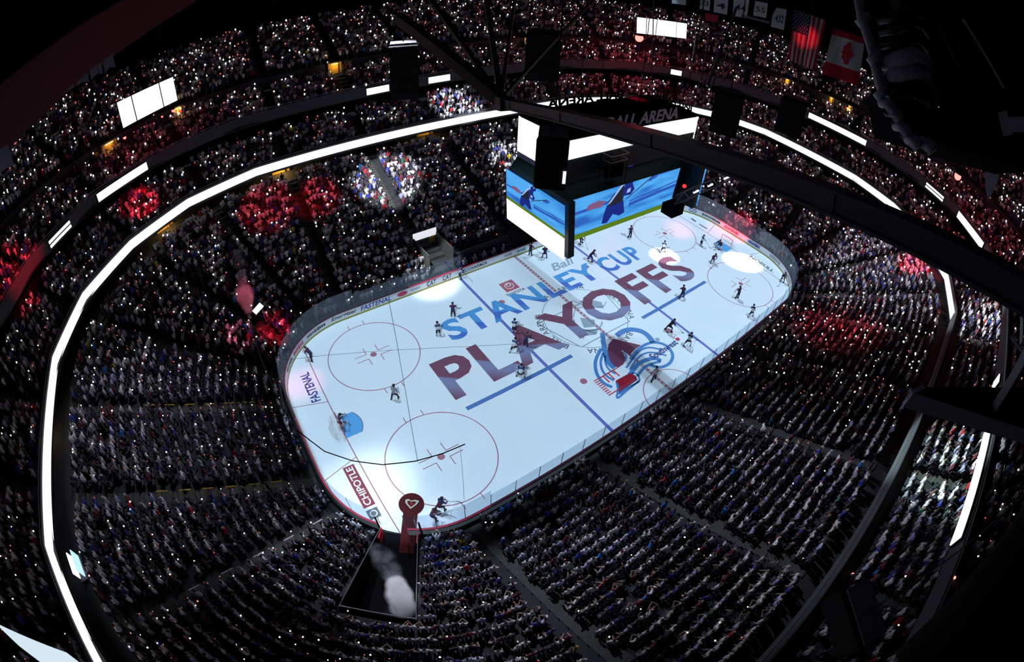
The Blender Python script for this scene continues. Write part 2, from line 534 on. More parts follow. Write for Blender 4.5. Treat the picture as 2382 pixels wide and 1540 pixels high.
def ice_text(name, txt, x, y, w, h, m, rz=0.0, z=0.012, shear=0.0, parent=ice, offset=0.02):
    me = fit_text(txt, w, h, shear=shear, offset=offset)
    o = link(name, me, m, parent); o.location = (x, y, z); o.rotation_euler[2] = rz; return o


# ring of small lettering around the centre circle
for q, start in enumerate((84, 176, 264, 356)):
    me = text_mesh('BALL ARENA', size=0.95, space=1.12); co, lo, hi = mesh_box(me)
    w = hi[0] - lo[0]; r = 5.05; out = []
    for p in co:
        a = math.radians(start) - (p[0] / r) * 1.0
        rr = r + (p[1] - (lo[1] + hi[1]) / 2) * 1.0
        out.append((rr * math.cos(a), rr * math.sin(a), 0.010))
    set_co(me, out); link('arena_name_lettering', me, M_INK, ice)

# big projected lettering: its light painted as flat colour, one mesh per letter
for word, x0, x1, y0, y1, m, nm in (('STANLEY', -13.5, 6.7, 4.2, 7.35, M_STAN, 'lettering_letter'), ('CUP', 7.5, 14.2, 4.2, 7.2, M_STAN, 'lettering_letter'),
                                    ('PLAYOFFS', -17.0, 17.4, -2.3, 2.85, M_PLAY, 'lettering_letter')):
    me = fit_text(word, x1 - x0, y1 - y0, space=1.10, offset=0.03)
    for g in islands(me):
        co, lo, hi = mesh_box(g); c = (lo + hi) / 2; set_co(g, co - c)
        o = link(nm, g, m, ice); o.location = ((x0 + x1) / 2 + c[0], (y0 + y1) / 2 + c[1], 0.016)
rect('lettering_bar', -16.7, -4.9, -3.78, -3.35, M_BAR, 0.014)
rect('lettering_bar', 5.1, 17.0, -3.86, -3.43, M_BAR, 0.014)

# team emblem on the near half of centre ice
LZ = lambda p: tuple(atz(1340 + p[0] * .1948, 640 + p[1] * .1948, 0)[:2])
def logo_stroke(pts, w, m, dz=0): return stroke('team_emblem_band', [LZ(p) for p in pts], w, m, 0.018 + dz)
flat('team_emblem_peak', [LZ(p) for p in ((445, 760), (775, 838), (700, 890), (640, 955), (540, 893), (600, 1000), (565, 1065), (510, 1100), (435, 1090), (392, 1000), (372, 900), (395, 815))], M_LOGO_R, 0.018)
flat('team_emblem_foot', [LZ(p) for p in ((470, 1270), (640, 1180), (705, 1195), (735, 1250), (510, 1410))], M_LOGO_R, 0.018)
logo_stroke([(510, 1425), (620, 1345), (755, 1262), (715, 1175), (660, 1180)], .20, M_LOGO_B, .002)
logo_stroke([(485, 1290), (500, 1370), (492, 1470), (600, 1385), (755, 1262)], .20, M_LOGO_B, .002)
for pts, w in (([(315, 690), (330, 830), (352, 950), (392, 1050), (455, 1112)], .5), ([(300, 880), (240, 1000), (230, 1100), (258, 1200), (330, 1290), (430, 1340)], .34),
               ([(325, 930), (295, 1030), (310, 1130), (365, 1205), (450, 1260)], .26), ([(345, 960), (350, 1050), (395, 1130), (470, 1180)], .2),
               ([(485, 725), (560, 672), (660, 650), (780, 672), (865, 730), (920, 805)], .62),
               ([(650, 1005), (725, 905), (840, 825), (960, 805), (1080, 845), (1150, 940), (1135, 1030), (1065, 1085), (980, 1100), (890, 1075)], .34),
               ([(600, 1110), (670, 1010), (770, 900), (880, 865), (1010, 890)], .22), ([(640, 1130), (740, 990), (840, 930), (950, 930), (1080, 960)], .22),
               ([(640, 1190), (740, 1065), (850, 1010), (950, 995), (1015, 1025)], .46), ([(730, 1210), (810, 1110), (900, 1060), (1010, 1030)], .3),
               ([(560, 915), (600, 965), (585, 1030)], .18)):
    logo_stroke(pts, w, M_LOGO_B, .002)
# sponsor marks painted on the ice
rect('sponsor_square', -4.7, -2.95, 7.75, 9.45, mat('ice_paint_rose', (0.55, 0.08, 0.13), alpha=0.7), 0.006)
arc_band('sponsor_ring', -3.82, 8.6, .5, .09, M_WHITE, z=0.009); arc_band('sponsor_ring', -3.82, 8.75, .24, .08, M_WHITE, z=0.009)
ice_text('sponsor_lettering', 'TOYOTA', -3.85, 7.3, 2.5, .42, M_INK, z=0.009)
ice_text('sponsor_lettering', 'Ball', 4.0, 8.7, 3.6, 1.35, M_GREY, z=0.009, shear=.35)
ice_text('sponsor_lettering', 'Southwest', 3.5, -8.3, 4.0, .8, M_NAVY, z=0.024)
flat('sponsor_heart', [(5.9 + .26 * math.cos(a), -8.2 + .24 * math.sin(a)) for a in np.linspace(0, 2 * PI, 13)[:-1]], M_REDP, 0.024)
flat('sponsor_badge', [(4.0 + .3 * math.cos(a), -6.92 + .26 * math.sin(a)) for a in np.linspace(0, 2 * PI, 13)[:-1]], M_GREY, 0.006)
ice_text('sponsor_lettering', 'FASTENAL', -28.1, 5.8, 3.95, .95, M_NAVY, rz=PI / 2, z=0.009, shear=.1)
rect('sponsor_panel', -28.62, -27.62, -8.05, -3.85, mat('ice_paint_maroon', (0.26, 0.02, 0.05), alpha=.85), 0.006)
ice_text('sponsor_lettering', 'CHIPOTLE', -28.12, -5.95, 3.9, .62, M_WHITE, rz=PI / 2, z=0.010)
rect('sponsor_square', -28.6, -27.65, -9.2, -8.3, mat('ice_paint_slate', (0.13, 0.15, 0.2), alpha=.85), 0.006)
arc_band('sponsor_ring', -28.12, -8.75, .26, .09, M_WHITE, z=0.010)
ice_text('sponsor_lettering', 'NOBULL', 28.05, -6.0, 4.2, .75, M_INK, rz=-PI / 2, z=0.009)
ice_text('sponsor_lettering', 'KEYBANK', 28.1, 5.6, 3.2, .5, M_INK, rz=-PI / 2, z=0.009) if False else None
stroke('sponsor_stripe', [(28.1, 4.1), (28.1, 5.6)], .22, M_INK, 0.009); stroke('sponsor_stripe', [(28.2, 6.4), (28.3, 7.4)], .3, M_INK, 0.009)
# striped soda sign on the emblem
SODA = [LZ(p) for p in ((210, 1270), (515, 1093), (735, 1215), (385, 1440))]
_so = [Vector(p) for p in SODA]
for k in range(9):
    a = _so[0].lerp(_so[3], k / 8); b_ = _so[0].lerp(_so[3], k / 8) + (_so[1] - _so[0]) * (1.0 if k in (0, 8) else .16)
    stroke('soda_sign_stripe', [a, a.lerp(b_, .5), b_], .10, M_REDP, 0.026)
for k in (.35, .55, .75):
    a = _so[0].lerp(_so[1], k); b_ = a + (_so[3] - _so[0]) * .45
    stroke('soda_sign_stripe', [a, a.lerp(b_, .5), b_], .14, M_REDP, 0.026)
flat('soda_sign_panel', [tuple(_so[0].lerp(_so[1], s).lerp(_so[3].lerp(_so[2], s), t)) for s, t in ((.5, .55), (.98, .6), (.98, 1.0), (.42, 1.0))], mat('soda_red', (.35, .01, .03), alpha=.85), 0.022)
ice_text('soda_sign_lettering', 'cola', *(_so[0].lerp(_so[1], .3).lerp(_so[3].lerp(_so[2], .3), .78)), 1.3, .5, mat('soda_gold', (.6, .45, .12)), rz=.0, z=0.028) if False else None

# ------------------------------------------------------------------ dasher boards with glass
def stations(n): return [RLEN * i / n for i in range(n + 1)]


def band(name, s0, s1, d0, d1, z0, z1, m, parent, n=None):
    """Solid strip following the boards between arc lengths s0 and s1."""
    L = s1 - s0; n = n or max(1, int(math.ceil(L / 0.9))); b = MB()
    S = [s0 + L * i / n for i in range(n + 1)]
    ring = []
    for s in S:
        (xi, yi), _ = ring_at(s, d0); (xo, yo), _ = ring_at(s, d1)
        ring.append([(xi, yi, z0), (xi, yi, z1), (xo, yo, z1), (xo, yo, z0)])
    for i in range(n):
        A, B = ring[i], ring[i + 1]
        for k in range(4): b.poly([A[k], A[(k + 1) % 4], B[(k + 1) % 4], B[k]])
    b.poly(ring[0][::-1]); b.poly(ring[-1])
    return b.build(name, m, parent)


boards = empty('rink_boards', (0, 0, 0), 'white dasher boards with glass running round the whole ice sheet', 'rink boards')
M_BOARD = mat('board_plastic', (0.72, 0.74, 0.78), rough=0.35)
M_KICK = mat('kick_plate_yellow', (0.30, 0.27, 0.05), rough=0.5)
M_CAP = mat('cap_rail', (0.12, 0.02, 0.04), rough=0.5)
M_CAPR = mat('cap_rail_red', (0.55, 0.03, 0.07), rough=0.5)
M_GLASS = bpy.data.materials.new('rink_glass'); M_GLASS.use_nodes = True
_nt = M_GLASS.node_tree; _nt.nodes.clear()
_o = _nt.nodes.new('ShaderNodeOutputMaterial'); _t = _nt.nodes.new('ShaderNodeBsdfTransparent'); _t.inputs[0].default_value = (0.86, 0.9, 0.94, 1)
_d = _nt.nodes.new('ShaderNodeBsdfDiffuse'); _d.inputs[0].default_value = (0.5, 0.56, 0.62, 1)
_g = _nt.nodes.new('ShaderNodeBsdfGlossy'); _g.inputs[0].default_value = (0.9, 0.95, 1, 1); _g.inputs[1].default_value = 0.08
_m1 = _nt.nodes.new('ShaderNodeMixShader'); _m1.inputs[0].default_value = 0.042
_m2 = _nt.nodes.new('ShaderNodeMixShader'); _m2.inputs[0].default_value = 0.05
_nt.links.new(_t.outputs[0], _m1.inputs[1]); _nt.links.new(_d.outputs[0], _m1.inputs[2])
_nt.links.new(_m1.outputs[0], _m2.inputs[1]); _nt.links.new(_g.outputs[0], _m2.inputs[2]); _nt.links.new(_m2.outputs[0], _o.inputs[0])

S_BEN0, S_BEN1 = s_of(0.5, HY), s_of(-7.6, HY)   # open bench front on the far side
GATE = 1.35
NP = 74; PL = RLEN / NP
for i in range(NP):
    s0 = i * PL; s1 = s0 + PL; mid = (s0 + s1) / 2
    near_gate = abs(mid - S_TUN) < GATE
    if near_gate: continue
    band('board_panel', s0 + .008, s1 - .008, 0.0, 0.10, 0.0, 1.05, M_BOARD, boards, 3)
    band('kick_plate', s0, s1, -0.02, 0.0, 0.0, 0.20, M_KICK, boards, 3)
    (x, y), _ = ring_at(mid, 0)
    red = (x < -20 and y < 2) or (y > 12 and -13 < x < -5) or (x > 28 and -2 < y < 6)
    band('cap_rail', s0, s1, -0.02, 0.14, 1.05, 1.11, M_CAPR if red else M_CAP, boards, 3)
    bench = (y > HY - .1 and -7.6 < x < 7.6) or (y < -HY + .1 and -5 < x < 4 and False)
    if not bench:
        hgt = 2.35 if abs(x) > CX - 1 else 1.75
        band('glass_pane', s0 + .02, s1 - .02, 0.04, 0.055, 1.11, 1.11 + hgt, M_GLASS, boards, 3)
        (xp, yp), _ = ring_at(s0, 0.06)
        MB().box((xp, yp, 1.11 + hgt / 2), (.035, .05, hgt)).build('glass_post', M_STEEL, boards)
# gate posts of the tunnel opening
for k in (-1, 1):
    (x, y), _ = ring_at(S_TUN + k * (GATE + .2), .1)
    MB().box((x, y, 1.2), (.12, .12, 2.4)).build('gate_post', M_BLACK, boards)


def board_text(txt, x, y, w, h, m, z=0.62, shear=0.0):
    """Lettering that follows the inside face of the boards; reads left to right seen from the ice."""
    if txt is None:                                  # print too small to read: a row of uneven blocks
        b = MB(); u = -w / 2
        while u < w / 2 - .1:
            du = .10 + .14 * rnd.random(); hh = h * (.35 + .2 * rnd.random())
            b.poly([(u, -hh, 0), (u + du, -hh, 0), (u + du, hh, 0), (u, hh, 0)]); u += du + .06
        me = b.mesh('board_lettering')
    else: me = fit_text(txt, w, h, shear=shear, offset=.02)
    co, lo, hi = mesh_box(me); s = s_of(x, y); out = []
    for p in co:
        (px, py), (nx, ny) = ring_at(s - p[0], -0.012); out.append((px, py, z + p[1]))
    set_co(me, out); return link('board_lettering', me, m, boards)


M_BT = mat('board_print_navy', (0.02, 0.03, 0.25)); M_BK = mat('board_print_black', (0.03, 0.03, 0.04)); M_BR = mat('board_print_red', (0.5, 0.04, 0.1))
M_BG = mat('board_print_grey', (.3, .3, .33)); M_BTEAL = mat('board_print_teal', (.05, .35, .35))
for p, txt, w, h, m, sh in (((878, 712), 'FASTENAL', 3.6, .62, M_BT, .25), ((803, 740), 'Energizer', 3.0, .6, M_BK, .3), ((735, 770), None, 2.6, .4, M_BK, 0),
                            ((1005, 662), 'CAT', 1.15, .66, M_BK, .1), ((1041, 648), 'CAT', 1.15, .66, M_BK, .1), ((973, 680), None, 1.2, .34, M_BG, 0),
                            ((1105, 620), 'ECOSARM2R', 3.3, .42, M_BK, 0), ((1182, 594), None, 1.2, .4, M_BG, 0), ((1212, 582), None, 1.4, .4, M_BTEAL, 0),
                            ((690, 810), None, 1.9, .45, M_BR, 0), ((663, 850), None, 1.9, .4, M_BK, 0), ((1609, 497), 'CO', 1.2, .6, M_BT, 0), ((1650, 512), None, 3.2, .34, M_BK, 0),
                            ((1695, 540), None, 2.6, .5, M_BR, 0), ((1745, 575), None, 2.2, .5, M_BT, 0), ((1790, 608), None, 2.2, .5, M_BG, 0), ((1822, 645), None, 2.8, .4, M_BG, 0)):
    q = atz(p[0], p[1], 0.5); board_text(txt, q[0], q[1], w, h, m, shear=sh)
_q = atz(940, 690, .5)
b = MB()
for i in range(20):
    a0, a1 = 2 * PI * i / 20, 2 * PI * (i + 1) / 20
    b.poly([(_q[0], HY - .014, .6), (_q[0] + .62 * math.cos(a0), HY - .014, .6 + .3 * math.sin(a0)), (_q[0] + .62 * math.cos(a1), HY - .014, .6 + .3 * math.sin(a1))])
b.build('board_badge', M_BR, boards)

# ------------------------------------------------------------------ seating bowl
def tier(name, d0, z0, rows, tread, rise, m=M_CONC):
    b = MB(); V = []; d, z = d0, z0
    prof = [(d0, z0 - .6)]
    for k in range(rows):
        prof += [(d, z), (d + tread, z)]; d += tread; z += rise
    rings = [[(*p, zz) for p in ring_pts(dd)] for dd, zz in prof]
    n = len(RS)
    for r in range(len(rings) - 1):
        for i in range(n):
            if d0 < 2 and prof[r][0] < 7.3 and abs((RS[i] + RS[(i + 1) % n]) / 2 - S_TUN) < .2: continue      # the tunnel cuts through
            j = (i + 1) % n; b.poly([rings[r][i], rings[r + 1][i], rings[r + 1][j], rings[r][j]])
    return struct(name, b.mesh(name), m)


TIERS = [('floor_lower_stand', 0.55, 0.30, 22, 0.84, 0.38), ('floor_club_stand', 21.3, 10.3, 6, 0.82, 0.44),
         ('floor_upper_stand_front', 25.95, 15.5, 7, 0.84, 0.37), ('floor_upper_stand_rear', 32.1, 19.7, 15, 0.84, 0.38)]
for t in TIERS: tier(*t)


def ring_wall(name, d0, z0, d1, z1, m):
    b = MB(); A = [(*p, z0) for p in ring_pts(d0)]; B = [(*p, z1) for p in ring_pts(d1)]; n = len(A)
    for i in range(n):
        if d0 < 2 and abs((RS[i] + RS[(i + 1) % n]) / 2 - S_TUN) < .2: continue
        j = (i + 1) % n; b.poly([A[i], B[i], B[j], A[j]])
    return struct(name, b.mesh(name), m)


ring_wall('floor_concourse', 18.95, 8.45, 23.5, 8.45, M_CONC)
ring_wall('wall_concourse', 22.6, 8.4, 22.6, 10.2, M_WALL)
ring_wall('wall_club', 26.56, 13.0, 26.56, 15.5, M_BLACK2)
ring_wall('wall_club_soffit', 25.1, 15.35, 26.6, 15.35, M_BLACK2)
ring_wall('wall_ribbon_soffit', 20.4, 9.95, 23.6, 9.95, M_BLACK2)
ring_wall('floor_club_front', 20.6, 10.25, 21.4, 10.25, M_CONC)
ring_wall('floor_upper_front', 25.1, 15.45, 26.0, 15.45, M_CONC)
ring_wall('wall_portal', 31.9, 17.9, 31.95, 19.75, M_WALL)
ring_wall('wall_top', 44.8, 24.9, 46.0, 75.0, M_BLACK2)
ring_wall('wall_front_row', 0.42, 0.0, 0.42, 0.9, M_BLACK2)

# ------------------------------------------------------------------ LED ribbons on the balcony fronts
Q1 = [(51.0, -9.4), (51.0, 9.3), (48.3, 17.8), (42.7, 25.0), (35.1, 30.4), (25.7, 33.0)]


def full_ring(q):
    top = q[1:]                                   # +x end to far side
    pts = [q[0]] + top + [(-x, y) for x, y in reversed(top)]
    pts += [(-x, -y) for x, y in top] + [(x, -y) for x, y in reversed(top[1:])]
    return pts


def face_panel(name, a, b, z0, z1, th, m, parent, split=None):
    """Upright panel from a to b (x,y), facing the rink, th thick."""
    a = Vector(a); b = Vector(b); t = (b - a).normalized(); n = Vector((-t.y, t.x))
    c = (a + b) / 2
    if n.dot(-c) < 0: n = -n
    p = [a, b, b + n * th, a + n * th]
    return MB().prism([tuple(k) for k in p], z0, z1).build(name, m, parent)


ribbon = empty('led_ribbon', (0, 0, 10.05), 'long white LED ribbon board circling the lower balcony front', 'ribbon board')
ribbon_off = empty('balcony_front', (0, 0, 10.05), 'unlit dark balcony front above the near side lower stands', 'balcony')
R1 = full_ring(Q1)
for i in range(len(R1)):
    a = R1[i]; b = R1[(i + 1) % len(R1)]
    near = a[1] < -25 and b[1] < -25 and max(a[0], b[0]) < 26.5 and min(a[0], b[0]) > -43
    par = ribbon_off if near else ribbon
    f = face_panel('fascia_panel', a, b, 9.75, 11.35, -0.22, M_FASC, par)
    if not near: face_panel('led_panel', a, b, 10.1, 11.1, 0.10, M_LED, par)
    else: face_panel('unlit_led_panel', a, b, 10.1, 11.1, 0.10, M_FASC, par)
    face_panel('front_rail', a, b, 11.55, 11.6, -0.06, M_STEEL, par)
for par in (ribbon, ribbon_off):
    for ch in par.children: ch.location = (0, 0, -10.05)

Q2 = [(55.4, -10.0), (55.4, 9.5), (52.8, 18.5), (46.6, 28.0), (38.6, 33.9), (26.8, 38.0)]
R2 = full_ring(Q2)
up_front = empty('upper_balcony_front', (0, 0, 15.2), 'dark upper balcony front carrying short LED boards above the club seats', 'balcony')
for i in range(len(R2)):
    a = R2[i]; b = R2[(i + 1) % len(R2)]
    face_panel('fascia_panel', a, b, 15.25, 16.75, -0.2, M_FASC, up_front).location = (0, 0, -15.2)
    face_panel('front_rail', a, b, 16.95, 17.0, -0.06, M_STEEL, up_front).location = (0, 0, -15.2)


def snap_ring(p, inset=0.16):
    """Nearest point just in front of the upper balcony front."""
    p = Vector((p[0], p[1])); best = None
    for i in range(len(R2)):
        a = Vector(R2[i]); b = Vector(R2[(i + 1) % len(R2)]); d = b - a
        k = max(0, min(1, (p - a).dot(d) / d.length_squared)); q = a + d * k
        if best is None or (q - p).length < best[0]:
            n = Vector((-d.y, d.x)).normalized(); n = n if n.dot(-(a + b)) > 0 else -n
            best = ((q - p).length, q + n * inset)
    return best[1]


def led_board(p0, p1, label, z=16.0, h=0.95, stripes=1, m=M_LED, cat='LED board'):
    a = snap_ring(atz(p0[0], p0[1], z)); b = snap_ring(atz(p1[0], p1[1], z))
    t = (b - a).normalized(); n = Vector((-t.y, t.x)); c = (a + b) / 2
    if n.dot(-c) < 0: n = -n
    e = empty('led_board', (c.x, c.y, z), label, cat, 'LED boards on the upper balcony front')
    rz = math.atan2(t.y, t.x); L = (b - a).length
    e.rotation_euler[2] = rz; s = 1 if Vector((-math.sin(rz), math.cos(rz))).dot(-c) > 0 else -1
    hs = MB().box((0, -.04 * s, 0), (L + .12, .12, h + .12)).build('housing', M_BLACK, e)
    if stripes == 1:
        MB().box((0, .06 * s, 0), (L, .08, h)).build('led_panel', m, hs)
    else:
        for k in range(stripes):
            zz = -h / 2 + h * (k + .5) / stripes
            MB().box((0, .06 * s, zz), (L, .08, h / stripes * .62)).build('led_panel', m, hs)
    return e


led_board((115, 570), (166, 520), 'two-row white LED board on the upper balcony at far left', stripes=2)
led_board((226, 461), (346, 386), 'plain white LED board on the upper balcony below the three-part screen')
led_board((846, 210), (903, 203), 'white LED board on the far upper balcony left of the spotlit seats')
led_board((933, 200), (954, 197), 'tiny white LED board beside the dark hanging speaker, far upper balcony')
led_board((998, 188), (1050, 181), 'white LED board directly above the spotlit white-shirted seats')
led_board((1560, 166), (1585, 172), 'small white LED board below the red lamp, far corner balcony')
led_board((1878, 268), (2015, 333), 'long white LED board on the upper balcony below the two flags')
led_board((2157, 430), (2189, 463), 'two-row white LED board below the right red lamp', stripes=2)
led_board((2234, 500), (2285, 572), 'slanting white LED board on the right upper balcony above the dark beam')
led_board((2308, 1007), (2236, 1272), 'white LED board beyond the dark catwalk deck at lower right')
led_board((2330, 890), (2324, 905), 'tiny white LED board beside the catwalk strut on the right')


# ------------------------------------------------------------------ centre-hung scoreboard
board = empty('scoreboard', (0, -0.4, 13.1), 'big black centre-hung scoreboard showing a blue skater close-up above the ice', 'scoreboard')
def bp(b, name, m, smooth=False, par=None):         # scoreboard part in world coordinates
    o = b.build(name, m, par or board, smooth)
    if par is None: o.location = (0, 0.4, -13.1)
    return o
M_SCR_B = emat('screen_blue', (0.065, 0.36, 0.86), 1.0)
_nt = M_SCR_B.node_tree; _e = [n for n in _nt.nodes if n.type == 'EMISSION'][0]
_tc = _nt.nodes.new('ShaderNodeTexCoord'); _mp = _nt.nodes.new('ShaderNodeMapping'); _mp.inputs['Scale'].default_value = (0.25, 0.25, 1.4)
_n = _nt.nodes.new('ShaderNodeTexNoise'); _n.inputs['Scale'].default_value = 1.1; _n.inputs['Detail'].default_value = 1.5
_cr = _nt.nodes.new('ShaderNodeValToRGB'); _e0 = _cr.color_ramp.elements
_e0[0].position = .30; _e0[0].color = (0.03, 0.13, 0.55, 1); _e0[1].position = .62; _e0[1].color = (0.09, 0.42, 0.90, 1)
_k = _e0.new(.45); _k.color = (0.055, 0.31, 0.78, 1)
_nt.links.new(_tc.outputs['Object'], _mp.inputs[0]); _nt.links.new(_mp.outputs[0], _n.inputs['Vector']); _nt.links.new(_n.outputs['Fac'], _cr.inputs[0]); _nt.links.new(_cr.outputs[0], _e.inputs[0])
M_SCR_G = emat('screen_green', (0.10, 0.20, 0.015), 1.0)
M_SCR_N = emat('screen_navy', (0.012, 0.025, 0.22), 1.0); M_SCR_K = emat('screen_dark', (0.02, 0.02, 0.035), 1.0)
M_SCR_W = emat('screen_pale', (0.35, 0.5, 0.85), 1.0); M_SCR_R = emat('screen_rust', (0.22, 0.10, 0.22), 1.0); M_SCR_P = emat('screen_streak', (0.03, 0.10, 0.48), 1.0)
ZT, ZB = 17.9, 13.1
lt0, lt1, lb0, lb1 = [Vector(atz(*p)) for p in ((1177, 390, ZT), (1315.5, 478, ZT), (1179.5, 507.5, ZB), (1314, 606, ZB))]
rt0, rt1, rb0, rb1 = [Vector(atz(*p)) for p in ((1330, 435, ZT), (1590, 367, ZT), (1325, 563, ZB), (1558, 478, ZB))]


class Face:
    """A screen face with u (left to right, 0..1) and v (bottom to top, 0..1)."""
    def __init__(s, tl, tr, bl, br): s.c = (tl, tr, bl, br); s.n = (tr - tl).cross(tl - bl).normalized()

    def p(s, u, v, out=0.0):
        tl, tr, bl, br = s.c; return bl.lerp(br, u).lerp(tl.lerp(tr, u), v) + s.n * out


def face_poly(F, uv, name, m, out=0.03, par=None): return bp(MB().poly([F.p(u, v, out) for u, v in uv]), name, m, False, par)
def face_rect(F, u0, u1, v0, v1, name, m, out=0.03, par=None): return face_poly(F, ((u0, v0), (u1, v0), (u1, v1), (u0, v1)), name, m, out, par)


def slab(F, th, name, m):
    b = MB(); f = [F.p(*k, -.30) for k in ((0, 0), (1, 0), (1, 1), (0, 1))]; g = [F.p(*k, -th) for k in ((0, 0), (1, 0), (1, 1), (0, 1))]
    b.poly(f); b.poly(g[::-1])
    for i in range(4): b.poly([f[i], g[i], g[(i + 1) % 4], f[(i + 1) % 4]])
    return bp(b, name, m)


def disc(F, u, v, ru, rv, n=14): return [(u + ru * math.cos(2 * PI * k / n), v + rv * math.sin(2 * PI * k / n)) for k in range(n)]


def screen_grid(F, u0, u1, v0, v1, name, m, n=10):
    b = MB()
    for i in range(n):
        for j in range(n):
            a0, a1, c0, c1 = u0 + (u1 - u0) * i / n, u0 + (u1 - u0) * (i + 1) / n, v0 + (v1 - v0) * j / n, v0 + (v1 - v0) * (j + 1) / n
            b.poly([F.p(a0, c0, .02), F.p(a1, c0, .02), F.p(a1, c1, .02), F.p(a0, c1, .02)])
    return bp(b, name, m)


def skater_picture(F, u0, u1, v0, v1):
    """The broadcast picture: a skater in blue leaning on his stick over streaked blue."""
    pic = screen_grid(F, u0, u1, v0, v1, 'screen_picture', M_SCR_B)
    U = lambda u: u0 + (u1 - u0) * u
    W = lambda v: v0 + (v1 - v0) * v

    def d(name, m, out, *pts): return face_poly(F, [(U(u), W(v)) for u, v in pts], name, m, out, pic)
    d('screen_streak', M_SCR_P, .06, (0, .42), (.30, .45), (.30, .51), (0, .48))
    d('screen_streak', M_SCR_P, .06, (.50, .24), (1, .36), (1, .43), (.50, .32))
    d('screen_streak', M_SCR_P, .06, (.50, .34), (1, .47), (1, .50), (.50, .37))
    d('screen_blur', M_SCR_R, .065, (.11, .45), (.24, .42), (.28, .52), (.21, .58), (.13, .55))
    d('screen_streak', M_SCR_P, .06, (.66, .66), (.74, .72), (.78, .84), (.75, .84), (.67, .72))
    # skater: legs, trunk, arm, head, stick
    d('screen_skater', M_SCR_N, .07, (.26, .05), (.31, .03), (.36, .20), (.36, .40), (.29, .42), (.27, .26))
    d('screen_skater', M_SCR_N, .07, (.36, .18), (.42, .10), (.47, .14), (.45, .30), (.44, .42), (.35, .42))
    d('screen_skater', M_SCR_K, .075, (.30, .38), (.43, .40), (.44, .62), (.42, .76), (.34, .62), (.30, .50))
    d('screen_skater', M_SCR_N, .08, (.42, .52), (.50, .50), (.53, .60), (.50, .74), (.52, .90), (.46, .94), (.43, .80))
    d('screen_skater', M_SCR_W, .085, (.295, .44), (.315, .44), (.43, .80), (.415, .84))
    d('screen_skater', M_SCR_W, .085, (.43, .80), (.455, .82), (.46, .96), (.44, .94))
    d('screen_skater', M_SCR_N, .085, *[(.515 + .036 * math.cos(a), .925 + .075 * math.sin(a)) for a in np.linspace(0, 2 * PI, 15)[:-1]])
    d('screen_skater', M_SCR_W, .09, (.50, .91), (.52, .95), (.54, .985), (.53, .99), (.51, .96))
    d('screen_skater', M_SCR_W, .09, (.455, .56), (.49, .57), (.49, .66), (.46, .64))
    d('screen_skater', M_SCR_K, .09, (.46, .44), (.468, .43), (.74, .83), (.733, .85))
    return pic


FL = Face(lt0, lt1, lb0, lb1); FR = Face(rt0, rt1, rb0, rb1)
for F in (FL, FR): slab(F, 0.9, 'screen_housing', M_BLACK)
skater_picture(FR, 0.005, .995, .10, .995); face_rect(FR, .005, .995, 0.0, .10, 'screen_grass', M_SCR_G)
skater_picture(FL, 0.005, .995, .46, .99); face_rect(FL, .005, .995, .415, .47, 'screen_grass', M_SCR_G, .035)
face_rect(FL, .005, .995, .0, .415, 'lower_led_panel', M_LED, .03)
face_rect(FR, .0, 1.0, .995, 1.03, 'red_trim', M_RED_DARK, .03)
# the two faces turned away from the camera
ctr = Vector((0, -0.8, 0))
def mirror(v): return Vector((2 * ctr.x - v.x, 2 * ctr.y - v.y, v.z))
for F in (FL, FR):
    G = Face(*[mirror(k) for k in F.c]); slab(G, 0.9, 'screen_housing', M_BLACK); face_rect(G, .005, .995, .02, .98, 'screen_picture', M_SCR_B)
# inner body, sloping teal deck and upper ring
M_TEAL = mat('deck_teal', (0.02, 0.06, 0.07), rough=0.35)
UPX, UPY0, UPY1 = 7.75, -2.93, 2.95
bp(MB().box((0, -.8, 15.2), (14.2, 2.6, 4.0)), 'inner_frame', M_BLACK)
_b = MB()
_out = [lt1, rt0, rt1, mirror(lt1), mirror(rt0), mirror(rt1)]
_o4 = [Vector((-8.4, -4.1, 17.9)), Vector((7.6, -4.1, 17.9)), Vector((7.9, 2.6, 17.9)), Vector((-8.7, 2.6, 17.9))]
_i4 = [Vector((-UPX, UPY0, 18.6)), Vector((UPX, UPY0, 18.6)), Vector((UPX, UPY1, 18.6)), Vector((-UPX, UPY1, 18.6))]
for i in range(4): _b.poly([_o4[i], _o4[(i + 1) % 4], _i4[(i + 1) % 4], _i4[i]])
bp(_b, 'sloping_deck', M_TEAL)
bp(MB().box((0, (UPY0 + UPY1) / 2, 20.3), (2 * UPX - .1, UPY1 - UPY0 - .1, 3.4)), 'upper_body', M_TEAL)
UL = Face(Vector((-UPX, UPY1, 22)), Vector((-UPX, UPY0, 22)), Vector((-UPX, UPY1, 18.5)), Vector((-UPX, UPY0, 18.5)))
UR = Face(Vector((-UPX, UPY0, 22)), Vector((UPX, UPY0, 22)), Vector((-UPX, UPY0, 18.5)), Vector((UPX, UPY0, 18.5)))
face_rect(UL, 0, 1, .16, 1, 'upper_led_panel', M_LED, .06); face_rect(UL, 0, 1, .03, .16, 'grey_trim', mat('trim_lilac', (.4, .4, .55)), .06)
face_rect(UR, 0, 1, .58, 1, 'upper_led_panel', M_LED, .06)
UBk = Face(Vector((UPX, UPY1, 22)), Vector((-UPX, UPY1, 22)), Vector((UPX, UPY1, 18.5)), Vector((-UPX, UPY1, 18.5)))
URt = Face(Vector((UPX, UPY0, 22)), Vector((UPX, UPY1, 22)), Vector((UPX, UPY0, 18.5)), Vector((UPX, UPY1, 18.5)))
face_rect(UBk, 0, 1, .58, 1, 'upper_led_panel', M_LED, .06); face_rect(URt, 0, 1, .16, 1, 'upper_led_panel', M_LED, .06)
